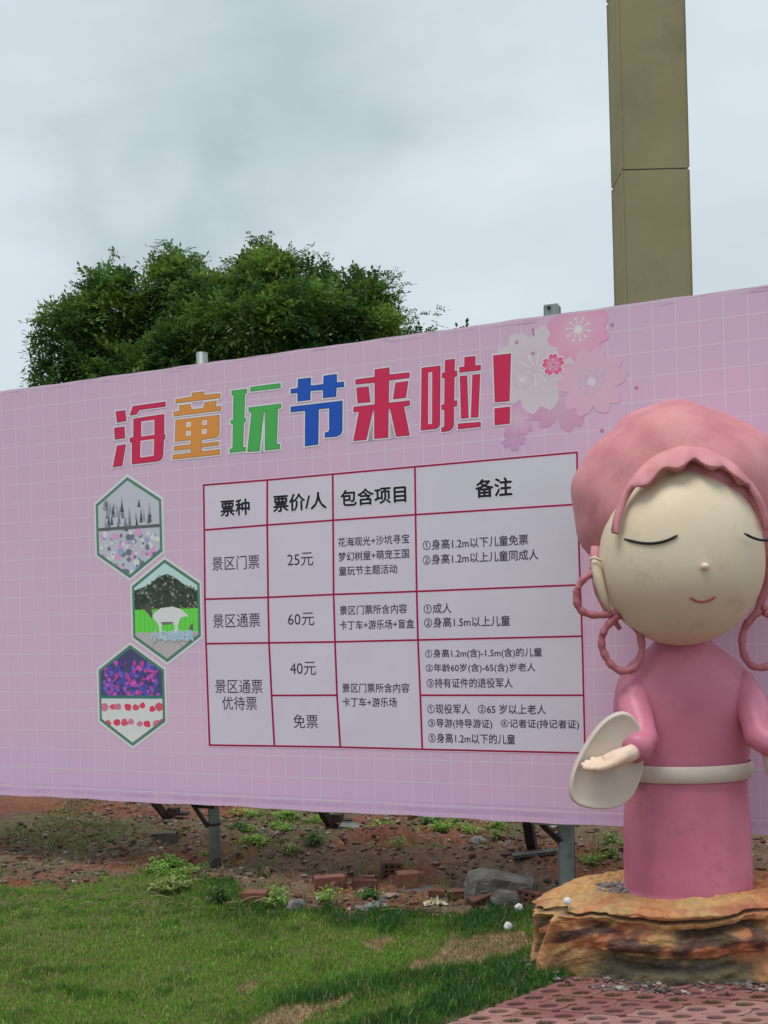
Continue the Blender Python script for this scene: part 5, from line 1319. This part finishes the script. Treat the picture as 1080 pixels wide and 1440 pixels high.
WEED = attr_mat('weed_leaf', rough=0.5, spec=0.35, trans=0.3)
def weed(x, y, R_, H_, nst, col, seed, label, lw_=.3, cat='weed'):
    r = np.random.default_rng(seed); p_ = gp(x, y); V, F, C_ = [], [], []
    for s_ in range(nst):
        a_ = r.uniform(0, 2 * pi); q = r.uniform(.1, 1) ; bx, by = cos(a_) * R_ * q * .35, sin(a_) * R_ * q * .35
        tx, ty = cos(a_) * R_ * q, sin(a_) * R_ * q; h = H_ * r.uniform(.6, 1.1) * (1.1 - .5 * q)
        b = len(V); w = .0022
        V += [(bx - w, by, -.01), (bx + w, by, -.01), (tx + w * .5, ty, h), (tx - w * .5, ty, h)]; F.append((b, b + 1, b + 2, b + 3)); C_ += [np.array(col) * .7] * 4
        for k in range(9):
            t_ = .2 + .8 * k / 8; px_, py_, pz_ = bx + (tx - bx) * t_, by + (ty - by) * t_, h * t_
            la = r.uniform(0, 2 * pi); L_ = R_ * r.uniform(.3, .6) * (1.15 - .4 * t_); dr = np.array([cos(la), sin(la), r.uniform(-.1, .5)]); sd_ = np.array([-sin(la), cos(la), 0]) * L_ * lw_ * .5
            p0 = np.array([px_, py_, pz_]); m_ = p0 + dr * L_ * .5 + np.array([0, 0, .1 * L_]); e_ = p0 + dr * L_ - np.array([0, 0, .15 * L_])
            b = len(V); V += [tuple(p0), tuple(m_ + sd_), tuple(e_), tuple(m_ - sd_), tuple(m_ - np.array([0, 0, .07 * L_]))]
            F += [(b, b + 1, b + 4), (b + 1, b + 2, b + 4), (b + 2, b + 3, b + 4), (b + 3, b, b + 4)]
            c_ = np.array(col) * r.uniform(.65, 1.35); C_ += [c_] * 5
    o = mesh('weed_plant', V, F, WEED, vcol=C_); o.location = p_; tag(o, label, cat, 'weeds on the waste ground'); return o
LG, DG, YG = (0.25, 0.43, 0.085), (0.085, 0.18, 0.05), (0.26, 0.32, 0.10)
for a in ((388, 1272, .10, .10, 16, LG, 'bright broad leafed weed right of the red brick'), (463, 1272, .085, .11, 14, LG, 'bright leafy weed in front of the brown brick'), (306, 1272, .09, .14, 22, DG, 'dark bushy weed at the foot of the round post'),
          (336, 1165, .10, .05, 14, DG, 'low dark green weed behind the round post'), (357, 1186, .14, .05, 16, LG, 'sprawling pale weed right of the round post'), (410, 1203, .11, .09, 14, YG, 'yellowish weed in the middle of the bare soil'),
          (438, 1186, .11, .08, 18, DG, 'round dark weed left of the middle stay'), (404, 1152, .13, .08, 18, LG, 'tall light green weed close under the board edge'), (286, 1205, .06, .05, 9, LG, 'small weed just left of the round post'),
          (232, 1222, .13, .10, 20, LG, 'light green weed at the left end of the lawn edge'), (262, 1236, .11, .08, 16, LG, 'light weed between the lawn edge and the round post'), (240, 1250, .14, .07, 16, YG, 'pale weed patch leftmost in the grass'),
          (634, 1268, .04, .07, 7, LG, 'thin young weed before the mortar lump'), (520, 1262, .10, .04, 12, DG, 'low weed in front of the crumbled dark brick'), (540, 1168, .13, .08, 14, LG, 'light weed right of the middle stay'),
          (606, 1164, .14, .09, 16, DG, 'weed under the board between middle stay and plank'), (640, 1160, .09, .09, 9, LG, 'light weed just under the board left of centre stay'), (700, 1178, .1, .05, 8, YG, 'sparse yellowish weed right of the grey stone'),
          (838, 1222, .06, .30, 8, YG, 'tall thin weed right of the square post'), (858, 1192, .12, .14, 16, YG, 'weed clump behind the rock by the right edge'), (560, 1188, .1, .05, 10, YG, 'small pale weed on the red soil heap'),
          (755, 1387, .03, .02, 7, LG, 'tiny weed at the corner of the pavers by the rock'), (771, 1372, .03, .035, 5, LG, 'thin weed against the base of the rock'), (752, 1255, .05, .08, 9, DG, 'dark weed between mortar lump and rock')):
    weed(*a[:6], int(a[0] * 7 + a[1]), a[6])

r_ = random.Random(31)
LB = (('light seedling clump under the board, between the round post and the middle stay', 'seedlings left of the middle stay'),
      ('light seedling clump under the board, right of the middle stay', 'seedlings right of the middle stay'),
      ('bright leafy clump left of the foot of the round post, at the lawn edge', 'leafy clumps at the left lawn edge'),
      ('leafy clump on the soil right of the square post, behind the rock', 'leafy clumps behind the rock'))
for k in range(27):
    if k < 20:
        x, y = r_.uniform(330, 720), r_.uniform(1142, 1172); q = 0 if x < 450 else 1
    elif k < 24: x, y, q = r_.uniform(212, 290), r_.uniform(1216, 1262), 2
    else: x, y, q = r_.uniform(825, 900), r_.uniform(1176, 1230), 3
    big = r_.uniform(.7, 1.2)
    o = weed(x, y, .10 * big, .07 * big, 12, r_.choice((LG, YG, LG)), 500 + k, LB[q][0]); o['group'] = LB[q][1]
